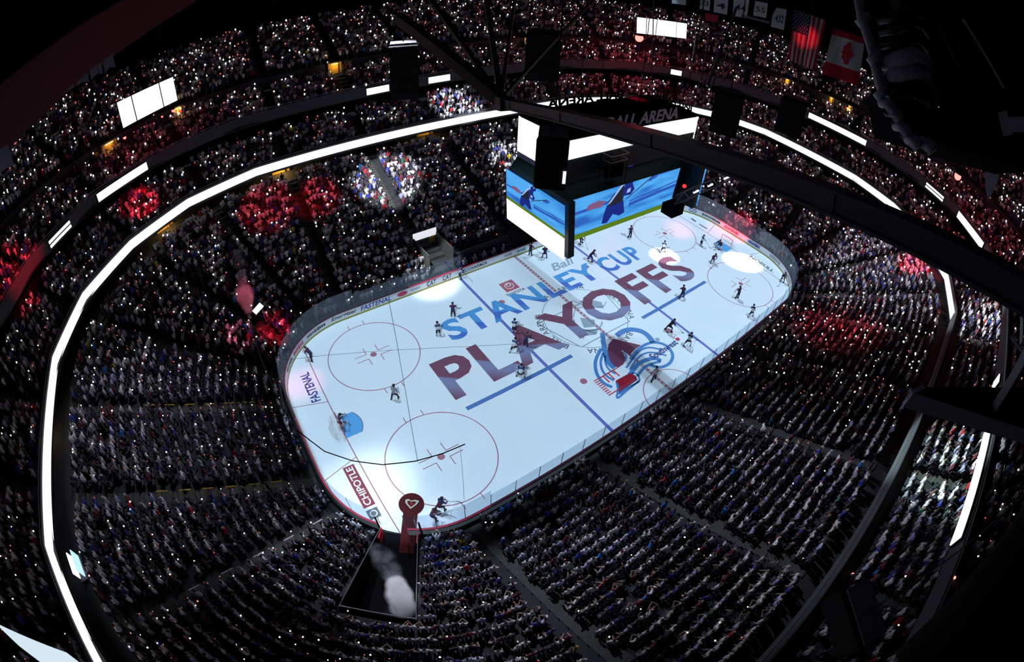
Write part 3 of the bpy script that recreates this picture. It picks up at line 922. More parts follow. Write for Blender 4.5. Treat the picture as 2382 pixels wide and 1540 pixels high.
bp(MB().box((0, .01, 22.12), (2 * UPX, UPY1 - UPY0, .24)), 'sign_crown', M_BLACK2)
bp(MB().box((.1, UPY0 + .06, 22.72), (9.4, .10, 1.05)), 'sign_backing', M_BLACK2)
M_SIGN = mat('sign_letters', (0.75, 0.75, 0.92), rough=.5)
for (x, y, z, w, h, rz) in ((.1, UPY0 - .02, 22.72, 8.8, 1.02, 0), (-.6, UPY1 - .05, 22.62, 8.8, .75, PI), (-UPX + .05, 0, 22.5, 4.4, .5, -PI / 2), (UPX - .05, 0, 22.5, 4.4, .5, PI / 2)):
    me = fit_text('BALL ARENA', w, h, extrude=0.04, offset=.02, shear=.12)
    me.transform(Matrix.Rotation(rz, 4, 'Z') @ Matrix.Rotation(PI / 2, 4, 'X')); me.transform(Matrix.Translation((x, y, z)))
    o = link('sign_lettering', me, M_SIGN if rz == 0 else M_BLACK2, board); o.location = (0, .4, -13.1)
# rigging frames with small speakers standing on the deck
for x0 in (-4.6, 4.9):
    fr = MB()
    for dx in (0, 1.9):
        for dy in (0, -1.0): fr.beam((x0 + dx, -3.2 + dy, 18.2), (x0 + dx, -3.2 + dy, 20.6), .05, .05)
    for zz in (20.6, 20.1):
        fr.beam((x0, -3.2, zz), (x0 + 1.9, -3.2, zz), .05, .05); fr.beam((x0, -4.2, zz), (x0 + 1.9, -4.2, zz), .05, .05)
        fr.beam((x0, -3.2, zz), (x0, -4.2, zz), .05, .05); fr.beam((x0 + 1.9, -3.2, zz), (x0 + 1.9, -4.2, zz), .05, .05)
    bp(fr, 'rigging_frame', M_BLACK)
    for k in range(3): bp(MB().box((x0 + .35 + k * .6, -3.7, 19.2), (.42, .5, 1.1)), 'rig_speaker', M_BLACK2)
for F, u in ((FR, .43), (FL, .62)):
    face_rect(F, u, u + .05, 1.10, 1.16, 'blue_status_lamp', emat('lamp_blue', (.12, .08, .9), 1.2), .02)
# hanging cables that carry the scoreboard
for x in (-6.5, 0, 6.5):
    for y in (-2.2, 2.2): bp(MB().tube([(x, y, 23.7), (x * .98, y * .98, 48)], .035, 6), 'hoist_cable', M_BLACK)

# ------------------------------------------------------------------ roof steel, catwalks and rigging near the camera
M_BEAM = mat('beam_navy_grey', (0.085, 0.092, 0.15), rough=0.45, metal=0.2, noise=.3, nscale=1.5)


def beam_px(name, label, p0, t0, p1, t1, w, h, m, cat='beam', group=None):
    a = atd(*p0, t0); b = atd(*p1, t1); c = (Vector(a) + Vector(b)) / 2
    o = origin_to(MB().beam(a, b, w, h).build(name, m), c); return tag(o, label, cat, group)


# long chord of the roof truss: flanged box beam with bolted joint plates
A = Vector(atd(1170, 240, 16.5)); B = Vector(atd(2420, 706, 5.0)); Dv = (B - A).normalized()
tr = empty('roof_truss_chord', A, 'long dark navy roof beam crossing in front of the scoreboard to the right edge', 'beam')
def tp(b, name, m): o = b.build(name, m, tr); o.location = -A; return o
tp(MB().beam(A, B, .26, .22), 'beam_web', M_BEAM)
upv = Vector((0, 0, .135))
tp(MB().beam(A + upv, B + upv, .34, .04), 'top_flange', M_BEAM); tp(MB().beam(A - upv, B - upv, .34, .04), 'bottom_flange', M_BEAM)
for k in (.05, .3, .55, .8): 
    P = A.lerp(B, k); tp(MB().beam(P, P + Dv * .35, .30, .26), 'joint_plate', M_BEAM)
tp(MB().beam(A - Dv * .35, A + Dv * .5, .5, .45), 'node_plate', M_BEAM)
M_STRUT = mat('strut_grey', (0.05, 0.05, 0.065), rough=.5)
# members that rise from its far node to the roof
for p1, t1, w, lab, m in (((925, 40), 22, .42, 'thick black roof strut rising left from the truss node', M_BLACK), ((985, -20), 24, .16, 'thin dark strut just right of the thick black strut', M_BLACK),
                          ((1128, -20), 24, .20, 'grey steel strut rising almost upright from the truss node', M_STRUT), ((1200, -20), 26, .13, 'slender steel hanger right of the upright strut', M_STRUT),
                          ((1395, -15), 27, .13, 'dark diagonal strut rising right from the truss node', M_BLACK)):
    a = Vector(atd(1165, 232, 16.6)); b = Vector(atd(*p1, t1))
    o = MB().beam(a, b, w, w).build('roof_strut', m); origin_to(o, a); tag(o, lab, 'strut', 'struts of the roof truss')
for (x0, y0), t0, (x1, y1), t1, r, lab in (((1520, -10), 30, (1517, 150), 30, .035, 'thin steel hanger beside the right hanging screen'), ((1640, -10), 30, (1612, 150), 28, .045, 'steel hanger left of the numbered banners'),
                                          ((1655, 60), 30, (1630, 190), 28, .045, 'steel hanger below the numbered banners'), ((1712, 20), 30, (1645, 200), 27, .09, 'thick steel tube rising to the numbered banners'),
                                          ((1680, 100), 26, (1628, 215), 25, .04, 'bright rod right of the thick steel tube'), ((1700, 110), 26, (1652, 205), 25, .04, 'bright rod with a short crossbar'),
                                          ((1702, 130), 28, (1685, 190), 27, .03, 'short thin rod beside the crossbar rod'), ((1770, 60), 30, (1710, 115), 29, .05, 'dark rod slanting below the banner rail')):
    a = Vector(atd(x0, y0, t0)); b = Vector(atd(x1, y1, t1))
    tag(origin_to(MB().tube([a, b], r, 6).build('steel_hanger', M_STEEL), a), lab, 'rod', 'hangers at the far roof corner')
# hanging loudspeaker arrays
def speaker(px, py, t, w, h, dpt, label, n=1, tilt=0.0, rz=None):
    c = Vector(atd(px, py, t)); e = empty('hanging_speaker', c, label, 'speaker', 'speakers hanging from the roof')
    d = Vector((CP[0] - c.x, CP[1] - c.y)); e.rotation_euler[2] = (math.atan2(d.y, d.x) + PI / 2) if rz is None else rz
    for k in range(n):
        z = h / 2 - h * (k + .5) / n
        bm = bmesh.new(); bmesh.ops.create_cube(bm, size=1.0)
        for v in bm.verts:
            v.co = Vector((v.co.x * w * (1.0 if v.co.y < 0 else .78), v.co.y * dpt + tilt * (k - n / 2) * .12, v.co.z * h / n * .97 + z))
        bmesh.ops.bevel(bm, geom=bm.edges[:], offset=min(w, h / n) * .05, segments=2, affect='EDGES')
        me = bpy.data.meshes.new('cabinet'); bm.to_mesh(me); bm.free(); link('cabinet', me, M_SPK, e)
    MB().tube([(0, 0, h / 2), (0, 0, h / 2 + 8)], .03, 6).build('hoist_chain', M_BLACK, e)
    MB().box((0, 0, h / 2 + .08), (w * .9, dpt * .8, .08)).build('rigging_bar', M_STEEL, e)
    return e


M_SPK = mat('speaker_black', (0.016, 0.017, 0.021), rough=.55)
speaker(1283, 372, 15.5, 1.0, 1.75, .9, 'large black loudspeaker box hanging in front of the scoreboard corner', 1)
MB().box((.43, -.47, -.35), (.10, .03, .42)).build('white_label', emat('label_glow', (.9, .92, 1), 1.0), bpy.data.objects['hanging_speaker'])  # label given its own glow, though it is no lamp
speaker(940, 165, 30, 1.7, 3.4, 1.3, 'black speaker column hanging left of the spotlit upper seats', 5, .5)
speaker(1000, 205, 33, 1.6, 2.4, 1.2, 'black speaker column beside the LED boards of the far balcony', 4, .4) if False else None
speaker(1262, 130, 30, 2.0, 3.0, 1.4, 'black speaker cluster between struts, left of the red lamp', 5, .4)
speaker(1690, 262, 26, 1.5, 2.2, 1.2, 'black speaker cluster right of the arena sign, behind the beam', 4, .6)
speaker(1840, 270, 28, 1.5, 2.0, 1.2, 'black speaker cluster beside the right end of the LED ribbon', 4, .6)
speaker(1985, 1440, 19, 2.6, 1.5, 1.4, 'grey-topped loudspeaker box hanging over the lower right stands', 1)
# red beacon lamps
def beacon(px, py, t, r, label, watts):
    c = Vector(atd(px, py, t)); e = empty('red_beacon', c, label, 'lamp', 'red beacon lamps')
    bm = bmesh.new(); bmesh.ops.create_uvsphere(bm, u_segments=12, v_segments=8, radius=r); me = bpy.data.meshes.new('bulb'); bm.to_mesh(me); bm.free()
    link('bulb', me, emat('beacon_glow', (1.0, .035, .03), 16.0), e)
    MB().tube([(0, 0, r * .6), (0, 0, r * 2.2)], [r * 1.1, r * .5], 10).build('lamp_housing', M_BLACK, e)
    l = bpy.data.lights.new('beacon_light', 'POINT'); l.energy = watts; l.color = RED; l.shadow_soft_size = r
    o = bpy.data.objects.new('beacon_light', l); COL.objects.link(o); o.location = (c.x - .3, c.y - .3, c.z - .5)
    return e


beacon(1487, 88, 86, .72, 'bright red beacon lamp glowing below the right hanging screen', 1700)
beacon(2228, 410, 66, .50, 'red beacon lamp glowing at the right, under the cable bundle', 1300)
beacon(403, 257, 62, .22, 'small red lamp under the right corner of the three-part screen', 60)
beacon(290, 320, 62, .20, 'small red lamp under the left corner of the three-part screen', 60)
beacon(377, 271, 62, .13, 'smallest red lamp between the two below the three-part screen', 30)

# lighting truss slung at the right of the scoreboard
ta, tb_ = Vector(atd(1568, 478, 40)), Vector(atd(1700, 418, 44))
lt_ = empty('lighting_truss', ta, 'lattice lighting truss with a red lamp, slung right of the scoreboard screen', 'truss')
def ltp(b, name, m): o = b.build(name, m, lt_); o.location = -ta; return o
_tz = Vector((0, 0, .9))
for k_, off_ in enumerate((Vector(), _tz)): ltp(MB().tube([ta + off_, tb_ + off_], .06, 6), 'truss_chord', M_STEEL)
for k in range(8):
    p0_, p1_ = ta.lerp(tb_, k / 8), ta.lerp(tb_, (k + 1) / 8)
    ltp(MB().tube([p0_ + (_tz if k % 2 else Vector()), p1_ + (Vector() if k % 2 else _tz)], .04, 5), 'truss_diagonal', M_STEEL)
for k in (.3, .55, .85): ltp(MB().beam(ta.lerp(tb_, k) + _tz * .45, ta.lerp(tb_, k + .09) + _tz * .45, .12, .12), 'tube_lamp', emat('tube_white', (.8, .85, 1), 1.6))
_bm = bmesh.new(); bmesh.ops.create_uvsphere(_bm, u_segments=10, v_segments=8, radius=.17); _me = bpy.data.meshes.new('red_lamp'); _bm.to_mesh(_me); _bm.free()
_lo = link('red_lamp', _me, emat('truss_red', (1, .02, .02), 3.0), lt_); _lo.location = Vector(atd(1592, 433, 41)) - ta
ltp(MB().box(ta + Vector((.2, .2, -.4)), (1.5, 1.2, .9)), 'motor_box', M_BLACK2)

# hanging white screens
def screen(corners, t, label, cuts):
    tl, tr, br, bl = [Vector(atd(*p, t)) for p in corners]
    c = (tl + br) / 2; e = empty('hanging_screen', c, label, 'screen', 'white screens hanging from the roof')
    F = Face(tl, tr, bl, br); b = MB(); f = [F.p(*k, 0) - c for k in ((-.01, -.02), (1.01, -.02), (1.01, 1.02), (-.01, 1.02))]; g = [F.p(*k, -.35) - c for k in ((-.01, -.02), (1.01, -.02), (1.01, 1.02), (-.01, 1.02))]
    b.poly(f); b.poly(g[::-1])
    for i in range(4): b.poly([f[i], g[i], g[(i + 1) % 4], f[(i + 1) % 4]])
    sf = b.build('screen_frame', M_BLACK, e)
    for u0, u1 in cuts: MB().poly([F.p(u, v, .04) - c for u, v in ((u0, 0), (u1, 0), (u1, 1), (u0, 1))]).build('screen_panel', M_LED, sf)
    for u in (.1, .9): MB().tube([F.p(u, 1, -.1) - c, F.p(u, 1, -.1) - c + Vector((0, 0, 9))], .03, 6).build('hoist_cable', M_BLACK, e)
    return e


screen(((272, 239), (402, 179), (413, 233), (287, 298)), 58, 'three-part white screen hanging over the left upper stands', ((.0, .25), (.268, .745), (.762, 1)))
screen(((1482, 40), (1598, 55), (1596, 90), (1481, 77)), 84, 'three-part white screen hanging at the far end above the red lamp', ((0, .185), (.20, .79), (.80, 1)))

# ------------------------------------------------------------------ girder, banners and flags under the roof
beam_px('roof_girder', 'deep dark red roof girder crossing the top left corner', (-70, 350), 22, (440, -35), 34, .5, 2.6, M_RED_DARK, 'girder')
M_PENN = mat('banner_cloth', (0.62, 0.64, 0.88), rough=.9)


def cloth(px_pts, t, name, m, parent=None, origin=None, th=.03, wave=0.0):
    """Hanging cloth with the outline px_pts, t metres from the camera, given its own thickness."""
    P = [Vector(atd(*p, t)) for p in px_pts]
    n = (P[1] - P[0]).cross(P[-1] - P[0]).normalized(); b = MB()
    org = origin or sum(P, Vector()) / len(P)
    F = [p - org for p in P]; G = [p - org + n * th for p in P]
    b.poly(F); b.poly(G[::-1])
    for i in range(len(P)): b.poly([F[i], G[i], G[(i + 1) % len(P)], F[(i + 1) % len(P)]])
    o = b.build(name, m, parent)
    if parent is None: o.location = org
    return o


tag(cloth(((-12, 1448), (60, 1481), (155, 1518), (200, 1552), (110, 1552), (83, 1532), (45, 1503)), 20, 'led_board', emat('led_pale', (0.66, 0.80, 0.90), 1.0), None, None, .2),
    'pale curved LED board in the bottom left corner of the view', 'LED board')
for pts, lab in ((((239, 141), (262, 125), (269, 157), (256, 156), (244, 171)), 'swallow-tailed pale banner nearest the top, hanging from the red girder'),
                 (((209, 162), (226, 152), (229, 171), (221, 176), (212, 186)), 'second pale banner down the row under the red girder'),
                 (((227, 151), (235, 145), (240, 171), (231, 172)), 'narrow pale banner squeezed between two wider ones under the red girder'),
                 (((177, 192), (203, 170), (208, 191), (192, 191), (180, 200)), 'third pale banner down the row under the red girder'),
                 (((146, 217), (170, 197), (172, 204), (158, 209)), 'lowest small pale banner under the red girder'),
                 (((-14, 358), (18, 335), (34, 385), (14, 392), (-10, 412)), 'large pale blue banner at the left edge of the view')):
    tag(cloth(pts, 19, 'hanging_banner', M_PENN), lab, 'banner', 'pale banners under the red girder')
tag(cloth(((2290, 368), (2331, 372), (2322, 420), (2299, 468), (2292, 440)), 20, 'hanging_banner', M_PENN), 'long pointed lilac banner beside the right red lamp', 'banner')


def number_banner(px_pts, t, txt, label, m=None):
    P = [Vector(atd(*p, t)) for p in px_pts]; c = sum(P, Vector()) / len(P)
    e = empty('number_banner', c, label, 'banner', 'retired number banners')
    cloth(px_pts, t, 'banner_cloth', m or mat('banner_white', (0.45, 0.45, 0.5), rough=.9), e, c)
    if txt:
        tl, tr, br, bl = P[0], P[1], P[2], P[3]
        F = Face(tl, tr, bl, br); me = fit_text(txt, .72, .36, offset=.01); co, lo, hi = mesh_box(me)
        set_co(me, [F.p(.5 + p[0], .48 + p[1], .05) - c for p in co]); link('banner_number', me, M_BK, e)
    return e


number_banner(((1563, -12), (1597, -6), (1595, 12), (1563, 8)), 66, '', 'plain white banner cut by the top edge, above the right screen')
number_banner(((1628, -10), (1653, -6), (1650, 25), (1626, 20)), 66, '33', 'white banner numbered 33 at the top edge')
number_banner(((1662, -8), (1694, -2), (1691, 34), (1660, 28)), 66, '4', 'white banner with a single 4, third from the right screen')
number_banner(((1707, -8), (1743, 0), (1737, 42), (1704, 37)), 66, '44', 'wide white banner with a double 44 left of the pale rail')
number_banner(((1757, 2), (1786, 8), (1782, 42), (1752, 36)), 66, '55', 'dark-bordered white banner numbered 55 above the rail')
number_banner(((1806, 18), (1830, 22), (1823, 70), (1793, 62), (1797, 36)), 60, '432', 'pointed white banner numbered 432 beside the striped flag')
beam_px('banner_rail', 'slim pale rail holding the numbered banners', (1725, 36), 58, (1790, 53), 58, .25, .25, M_STEEL, 'rail')
tag(cloth(((1640, 30), (1672, 36), (1668, 52), (1640, 48)), 70, 'red_banner', mat('banner_red', (.3, .01, .02))), 'small dark red banner below the banner numbered 4', 'banner')

# striped flag and maple leaf flag: vertical hang
T1 = 47
FU = Face(*[Vector(atd(*p, T1)) for p in ((1845, 20), (1921, 48), (1834, 139), (1893, 163))])
cu_ = sum(FU.c, Vector()) / 4
flag = empty('striped_flag', cu_, 'large flag with red and white stripes and a starry blue corner, hanging from the roof', 'flag')
M_FR = mat('flag_red', (0.45, 0.015, 0.03), rough=.9); M_FW = mat('flag_white', (0.55, 0.55, 0.6), rough=.9); M_FB = mat('flag_blue', (0.02, 0.02, 0.08), rough=.9)
def fwave(F, u, v, out, c): return F.p(u, v, out + .12 * math.sin(u * 9 + v * 3)) - c
def fgrid(F, u0, u1, v0, v1, out, m, name, par, c, nu=2, nv=6):
    b = MB()
    for i in range(nu):
        for j in range(nv):
            ua, ub = u0 + (u1 - u0) * i / nu, u0 + (u1 - u0) * (i + 1) / nu; va, vb = v0 + (v1 - v0) * j / nv, v0 + (v1 - v0) * (j + 1) / nv
            b.poly([fwave(F, *k, out, c) for k in ((ua, va), (ub, va), (ub, vb), (ua, vb))])
            b.poly([fwave(F, *k, out - .02, c) for k in ((ua, vb), (ub, vb), (ub, va), (ua, va))])
    return b.build(name, m, par)


for k in range(13): fgrid(FU, k / 13, (k + 1) / 13, 0, 1, 0, M_FR if k % 2 == 0 else M_FW, 'stripe', flag, cu_)
canton = fgrid(FU, 0, 7 / 13, .58, 1.0, .05, M_FB, 'canton', flag, cu_, 4, 4)
sb_ = MB()
for i in range(9):
    for j in range(6 if i % 2 == 0 else 5):
        u = (7 / 13) * (j + (.5 if i % 2 == 0 else 1.0)) / 6; v = .60 + .385 * (i + .5) / 9
        pts = []
        for k in range(10):
            r = (.021, .05)[k % 2 == 0]; a = PI / 2 + k * PI / 5
            pts.append(fwave(FU, u + r * .55 * math.cos(a), v + r * .42 * math.sin(a), .09, cu_))
        sb_.poly(pts)
tag(sb_.build('stars', M_FW, canton), kind='stuff')
T2 = 45
FC = Face(*[Vector(atd(*p, T2)) for p in ((1938, 66), (2012, 88), (1912, 172), (1996, 200))])
cc_ = sum(FC.c, Vector()) / 4
flag2 = empty('maple_leaf_flag', cc_, 'red and white flag with a red maple leaf, hanging beside the striped flag', 'flag')
fgrid(FC, 0, 1, .87, 1.0, 0, M_FR, 'red_band', flag2, cc_, 6, 2); fgrid(FC, 0, 1, .28, .87, 0, M_FW, 'white_field', flag2, cc_, 6, 4); fgrid(FC, 0, 1, .0, .28, 0, M_FR, 'red_band', flag2, cc_, 6, 2)
leaf = [(0, -.5), (.04, -.25), (.3, -.3), (.25, -.18), (.5, .05), (.43, .1), (.48, .28), (.32, .25), (.28, .33), (.14, .18), (.19, .46), (.1, .41), (0, .6)]
leaf = leaf + [(-x, y) for x, y in reversed(leaf[1:-1])]
MB().poly([fwave(FC, .52 + y * .40, .575 - x * .50, .06, cc_) for x, y in leaf]).build('maple_leaf', M_FR, flag2)

# ------------------------------------------------------------------ equipment right beside the camera
M_CAB = mat('cable_grey', (0.50, 0.50, 0.70), rough=.5)
cb = empty('cable_bundle', Vector(atd(2120, 180, 4.2)), 'dark blurred bundle of bent cables and a black equipment case, top right corner', 'cable bundle')
oc = Vector(atd(2120, 180, 4.2))
def cp_(b, name, m, smooth=True): o = b.build(name, m, cb, smooth); o.location = -oc; return o
cp_(MB().tube([atd(1993, -20, 4.6), atd(2004, 45, 4.5), atd(2022, 95, 4.4), atd(2034, 135, 4.3)], .045, 10), 'cable_segment', M_CAB)
cp_(MB().tube([atd(2030, 128, 4.25), atd(2046, 190, 4.2), atd(2056, 222, 4.2)], .05, 10), 'cable_segment', M_CAB)
for k, (x, y) in enumerate(((2008, 44), (2034, 132), (2050, 214))): cp_(MB().tube([atd(x - 6, y - 6, 4.2), atd(x + 6, y + 10, 4.2)], .075, 10), 'clamp', M_CAB)
for y0, y1, r, dk in ((50, 22, .045, 1), (78, 48, .045, 1), (108, 85, .05, 1), (152, 128, .075, 0), (188, 166, .075, 0), (222, 205, .08, 1)):
    cp_(MB().tube([atd(2040 + y0 * .08, y0, 4.3), atd(2085, y0 - 12, 4.2), atd(2125, y1, 4.2), atd(2150, y1 + 12, 4.3), atd(2165, y1 + 40, 4.4)], [r * .7, r, r, r * .95, r * .6], 10), 'hose', M_BLACK if dk else M_CAB)
for (x, y) in ((2052, 238), (2066, 258), (2085, 292), (2112, 322), (2145, 330)): cp_(MB().tube([atd(x, y, 4.2), atd(x + 14, y + 12, 4.1), atd(x + 26, y + 10, 4.3)], [.05, .07, .04], 10), 'connector', M_CAB)
b = MB()
fr_ = [atd(2058, 195, 4.8), atd(2135, 235, 4.8), atd(2200, 255, 4.8), atd(2400, 300, 4.8), atd(2400, 400, 4.8), atd(2270, 360, 4.8), atd(2160, 325, 4.8), atd(2085, 300, 4.8)]
bk_ = [Vector(p) + Vector((.6, .3, -.3)) for p in fr_]
b.poly(fr_); b.poly(bk_[::-1])
for i in range(len(fr_)): b.poly([fr_[i], bk_[i], bk_[(i + 1) % len(fr_)], fr_[(i + 1) % len(fr_)]])
cp_(b, 'equipment_case', M_BLACK2, False)
b = MB(); fr_ = [atd(2075, -40, 5.2), atd(2430, -60, 5.2), atd(2430, 330, 5.2), atd(2200, 270, 5.2), atd(2130, 120, 5.2)]; bk_ = [Vector(p) + Vector((.5, .4, .3)) for p in fr_]
b.poly(fr_); b.poly(bk_[::-1])
for i in range(len(fr_)): b.poly([fr_[i], bk_[i], bk_[(i + 1) % len(fr_)], fr_[(i + 1) % len(fr_)]])
cp_(b, 'black_hood', M_BLACK2, False)
for k in range(4): cp_(MB().tube([atd(2185 + k * 20, 60 + k * 4, 4.9), atd(2225 + k * 24, 140, 4.9), atd(2290 + k * 26, 230, 4.9)], .02, 8), 'cooling_fin', M_BLACK)
cp_(MB().beam(atd(2240, 45, 4.7), atd(2335, 205, 4.7), .035, .02), 'edge_strip', M_CAB, False)
cp_(MB().beam(atd(2330, 290, 4.6), atd(2430, 290, 4.6), .12, .12), 'side_bracket', M_CAB, False); cp_(MB().beam(atd(2332, 260, 4.6), atd(2345, 315, 4.6), .10, .10), 'side_bracket', M_CAB, False)
tag(origin_to(MB().tube([atd(2560, 1170, 1.9), atd(2420, 1390, 1.8), atd(2180, 1640, 1.8)], .30, 24).build('padded_rail', mat('pad_brown', (.007, .004, .005), rough=.95, spec=.05), None, True), atd(2420, 1390, 1.8)),
    'blurred dark padded rail in the bottom right corner', 'rail')
# catwalk deck with its posts at the right edge
ZD = 29.2
dk_ = [atz(*p, ZD) for p in ((2122, 912), (2405, 1004), (2405, 900), (2150, 900))]
dorg = Vector(dk_[0]); deck = empty('catwalk_deck', dorg, 'dark catwalk deck jutting in from the right edge over the stands', 'catwalk')
o = MB().prism([(p[0], p[1]) for p in dk_], ZD - .05, ZD).build('deck_plate', M_BLACK2, deck); o.location = -dorg
e0, e1 = Vector(dk_[0]), Vector(dk_[1])
for nm, m, a, b2, w, h in (('edge_beam', M_CAB, e0 - Vector((0, 0, .18)), e1 - Vector((0, 0, .18)), .10, .34), ('end_beam', M_CAB, e0 - Vector((0, 0, .1)), Vector(dk_[3]) - Vector((0, 0, .1)), .10, .22),
                           ('slanting_post', M_CAB, Vector(atz(2310, 955, ZD)), Vector(atd(2400, 800, 9.5)), .18, .18), ('upright_post', M_STEEL, Vector(atd(2336, 900, 11)), Vector(atd(2346, 712, 11.5)), .07, .07),
                           ('brace', M_BLACK, Vector(atd(2345, 775, 11.4)), Vector(atd(2400, 850, 10)), .05, .05), ('light_panel', mat('panel_pale', (.4, .42, .5)), Vector(atd(2378, 730, 12)), Vector(atd(2376, 800, 11.6)), .05, .12)):
    o = MB().beam(a, b2, w, h).build(nm, m, deck); o.location = -dorg
# loose wires
for pts, t, r, lab, m in ((((690, 1000), (755, 1050), (820, 1072), (890, 1081), (965, 1073), (1030, 1055), (1082, 1033)), 8, .010, 'black cable sagging in an arc over the near left circle', M_BLACK2),
                          (((905, 700), (922, 790), (945, 920), (972, 1075)), 9, .0045, 'thin wire hanging from the far boards to the sagging cable', M_BLACK),
                          (((655, 838), (760, 826), (900, 815), (1040, 808), (1200, 800)), 9, .003, 'very faint level wire crossing the far left circle', M_CAB),
                          (((1070, 1040), (1076, 1100), (1080, 1162)), 8, .003, 'faint short wire hanging over the near left circle', M_CAB),
                          (((583, 748), (605, 830), (640, 910), (690, 1000)), 8.5, .008, 'pale cable from the smoke jet to the near corner glass', M_STEEL),
                          (((400, 570), (430, 700), (470, 830), (480, 940)), 10, .003, 'faint hanging wire over the left end crowd', M_CAB)):
    o = MB().tube([atd(*p, t) for p in pts], r, 6).build('loose_cable', m); origin_to(o, atd(*pts[0], t)); tag(o, lab, 'cable')

# ------------------------------------------------------------------ aisle stairs and lit doorways in the stands
def aisle_stations():
    out = [s_of(x, sy * HY) for sy in (1, -1) for x in (-21.95, -11, 0, 11, 21.95)]
    s = 0
    for kind, L, a in RSEG:
        if kind == 'c': out += [s + L * k / 4 for k in (1, 2, 3)]
        s += L
    out += [s_of(sx * HX, y) for sx in (-1, 1) for y in (-4.42, 4.42)]
    return sorted(k for k in out if abs(k - S_TUN) > 2.2)


AIS = aisle_stations()
for ti, (nm, d0, z0, rows, tread, rise) in enumerate(TIERS):
    for s in AIS:
        (x, y), (nx, ny) = ring_at(s, d0); rz = math.atan2(ny, nx)
        b = MB()
        for k in range(rows):
            d = d0 + tread * k; c = ring_at(s, d + tread / 2)[0]
            b.box((c[0], c[1], z0 + rise * k + .03), (tread, 1.15, .06), rz)
            b.box((c[0] + nx * tread * .32, c[1] + ny * tread * .32, z0 + rise * (k + .45)), (tread * .36, 1.15, rise * .5), rz)
        P = proj_px(np.array([[*ring_at(s, d0 + tread * rows / 2)[0], z0 + rise * rows / 2]]))[0]
        if -150 < P[0] < 2532 and -150 < P[1] < 1690:
            o = b.build('floor_aisle_stairs', M_STAIR); o['kind'] = 'structure'
M_WARM = mat('warm_doorway_wall', (0.55, 0.33, 0.04), rough=.7)
WARM = (1.0, 0.62, 0.2)


def doorway(x, y, d, z0, z1, label, w=2.0, watts=60):
    s = s_of(x, y); (px, py), (nx, ny) = ring_at(s, d); rz = math.atan2(ny, nx) - PI / 2
    e = empty('lit_doorway', (px, py, z0), label, 'doorway', 'warm-lit doorways in the stands', rz)
    h = z1 - z0
    b = MB(); b.box((-w / 2 - .06, .1, h / 2), (.12, .5, h)); b.box((w / 2 + .06, .1, h / 2), (.12, .5, h)); b.box((0, .1, h + .06), (w + .24, .5, .12)); b.build('door_frame', M_FASC, e)
    MB().box((0, -.02, h / 2), (w, .05, h)).build('ochre_wall', M_WARM, e)
    MB().box((w * .2, -.20, h / 2), (.08, .3, h * .96)).build('door_jamb', M_WARM, e)
    MB().box((0, -.3, h - .12), (w * .5, .12, .08)).build('ceiling_lamp', emat('lamp_warm', WARM, 4.0), e)
    l = bpy.data.lights.new('doorway_light', 'POINT'); l.energy = watts; l.color = WARM; l.shadow_soft_size = .1
    o = bpy.data.objects.new('doorway_light', l); COL.objects.link(o); o.location = (px - nx * .8, py - ny * .8, z0 + h * .75)
    return e


doorway(-22.1, 33.0, 22.5, 8.45, 9.9, 'warm yellow doorway under the white ribbon above the red-lit crowd', 2.4, 260)
doorway(-39.4, 30.8, 22.5, 8.45, 9.9, 'amber doorway under the white ribbon at the far left corner', 2.6, 160)
doorway(-.5, 33.0, 22.5, 8.45, 9.9, 'dim amber doorway under the ribbon left of the scoreboard', 2.6, 60)
doorway(-10.6, 44.8, 31.85, 18.0, 19.7, 'amber doorway high in the far upper stands, right of the hanging screen', 2.0, 60)
doorway(-34.8, 44.4, 31.85, 18.0, 19.7, 'amber doorway just below the three-part screen', 1.6, 60)
doorway(-46.1, 40.3, 31.85, 17.9, 19.5, 'dull amber doorway left of the three-part screen', 2.6, 25)
doorway(24, 44.8, 31.85, 18.0, 19.7, 'slim amber doorway in the far upper stands left of the red lamp', .9, 50)
doorway(62, 12, 31.85, 18.0, 19.7, 'slim amber doorway in the right upper stands near the steel rods', .9, 40)
doorway(62, 2, 31.85, 18.0, 19.7, 'left of two slim amber doorways below the flags', .9, 40)
doorway(62, -2, 31.85, 18.0, 19.7, 'right of two slim amber doorways below the flags', .9, 40)
doorway(60, -16, 31.85, 18.0, 19.7, 'slim amber doorway below the cable bundle', .8, 30)
doorway(-51.0, 2.6, 22.5, 8.45, 9.9, 'dim brown doorway under the ribbon at the left end', 2.6, 14)

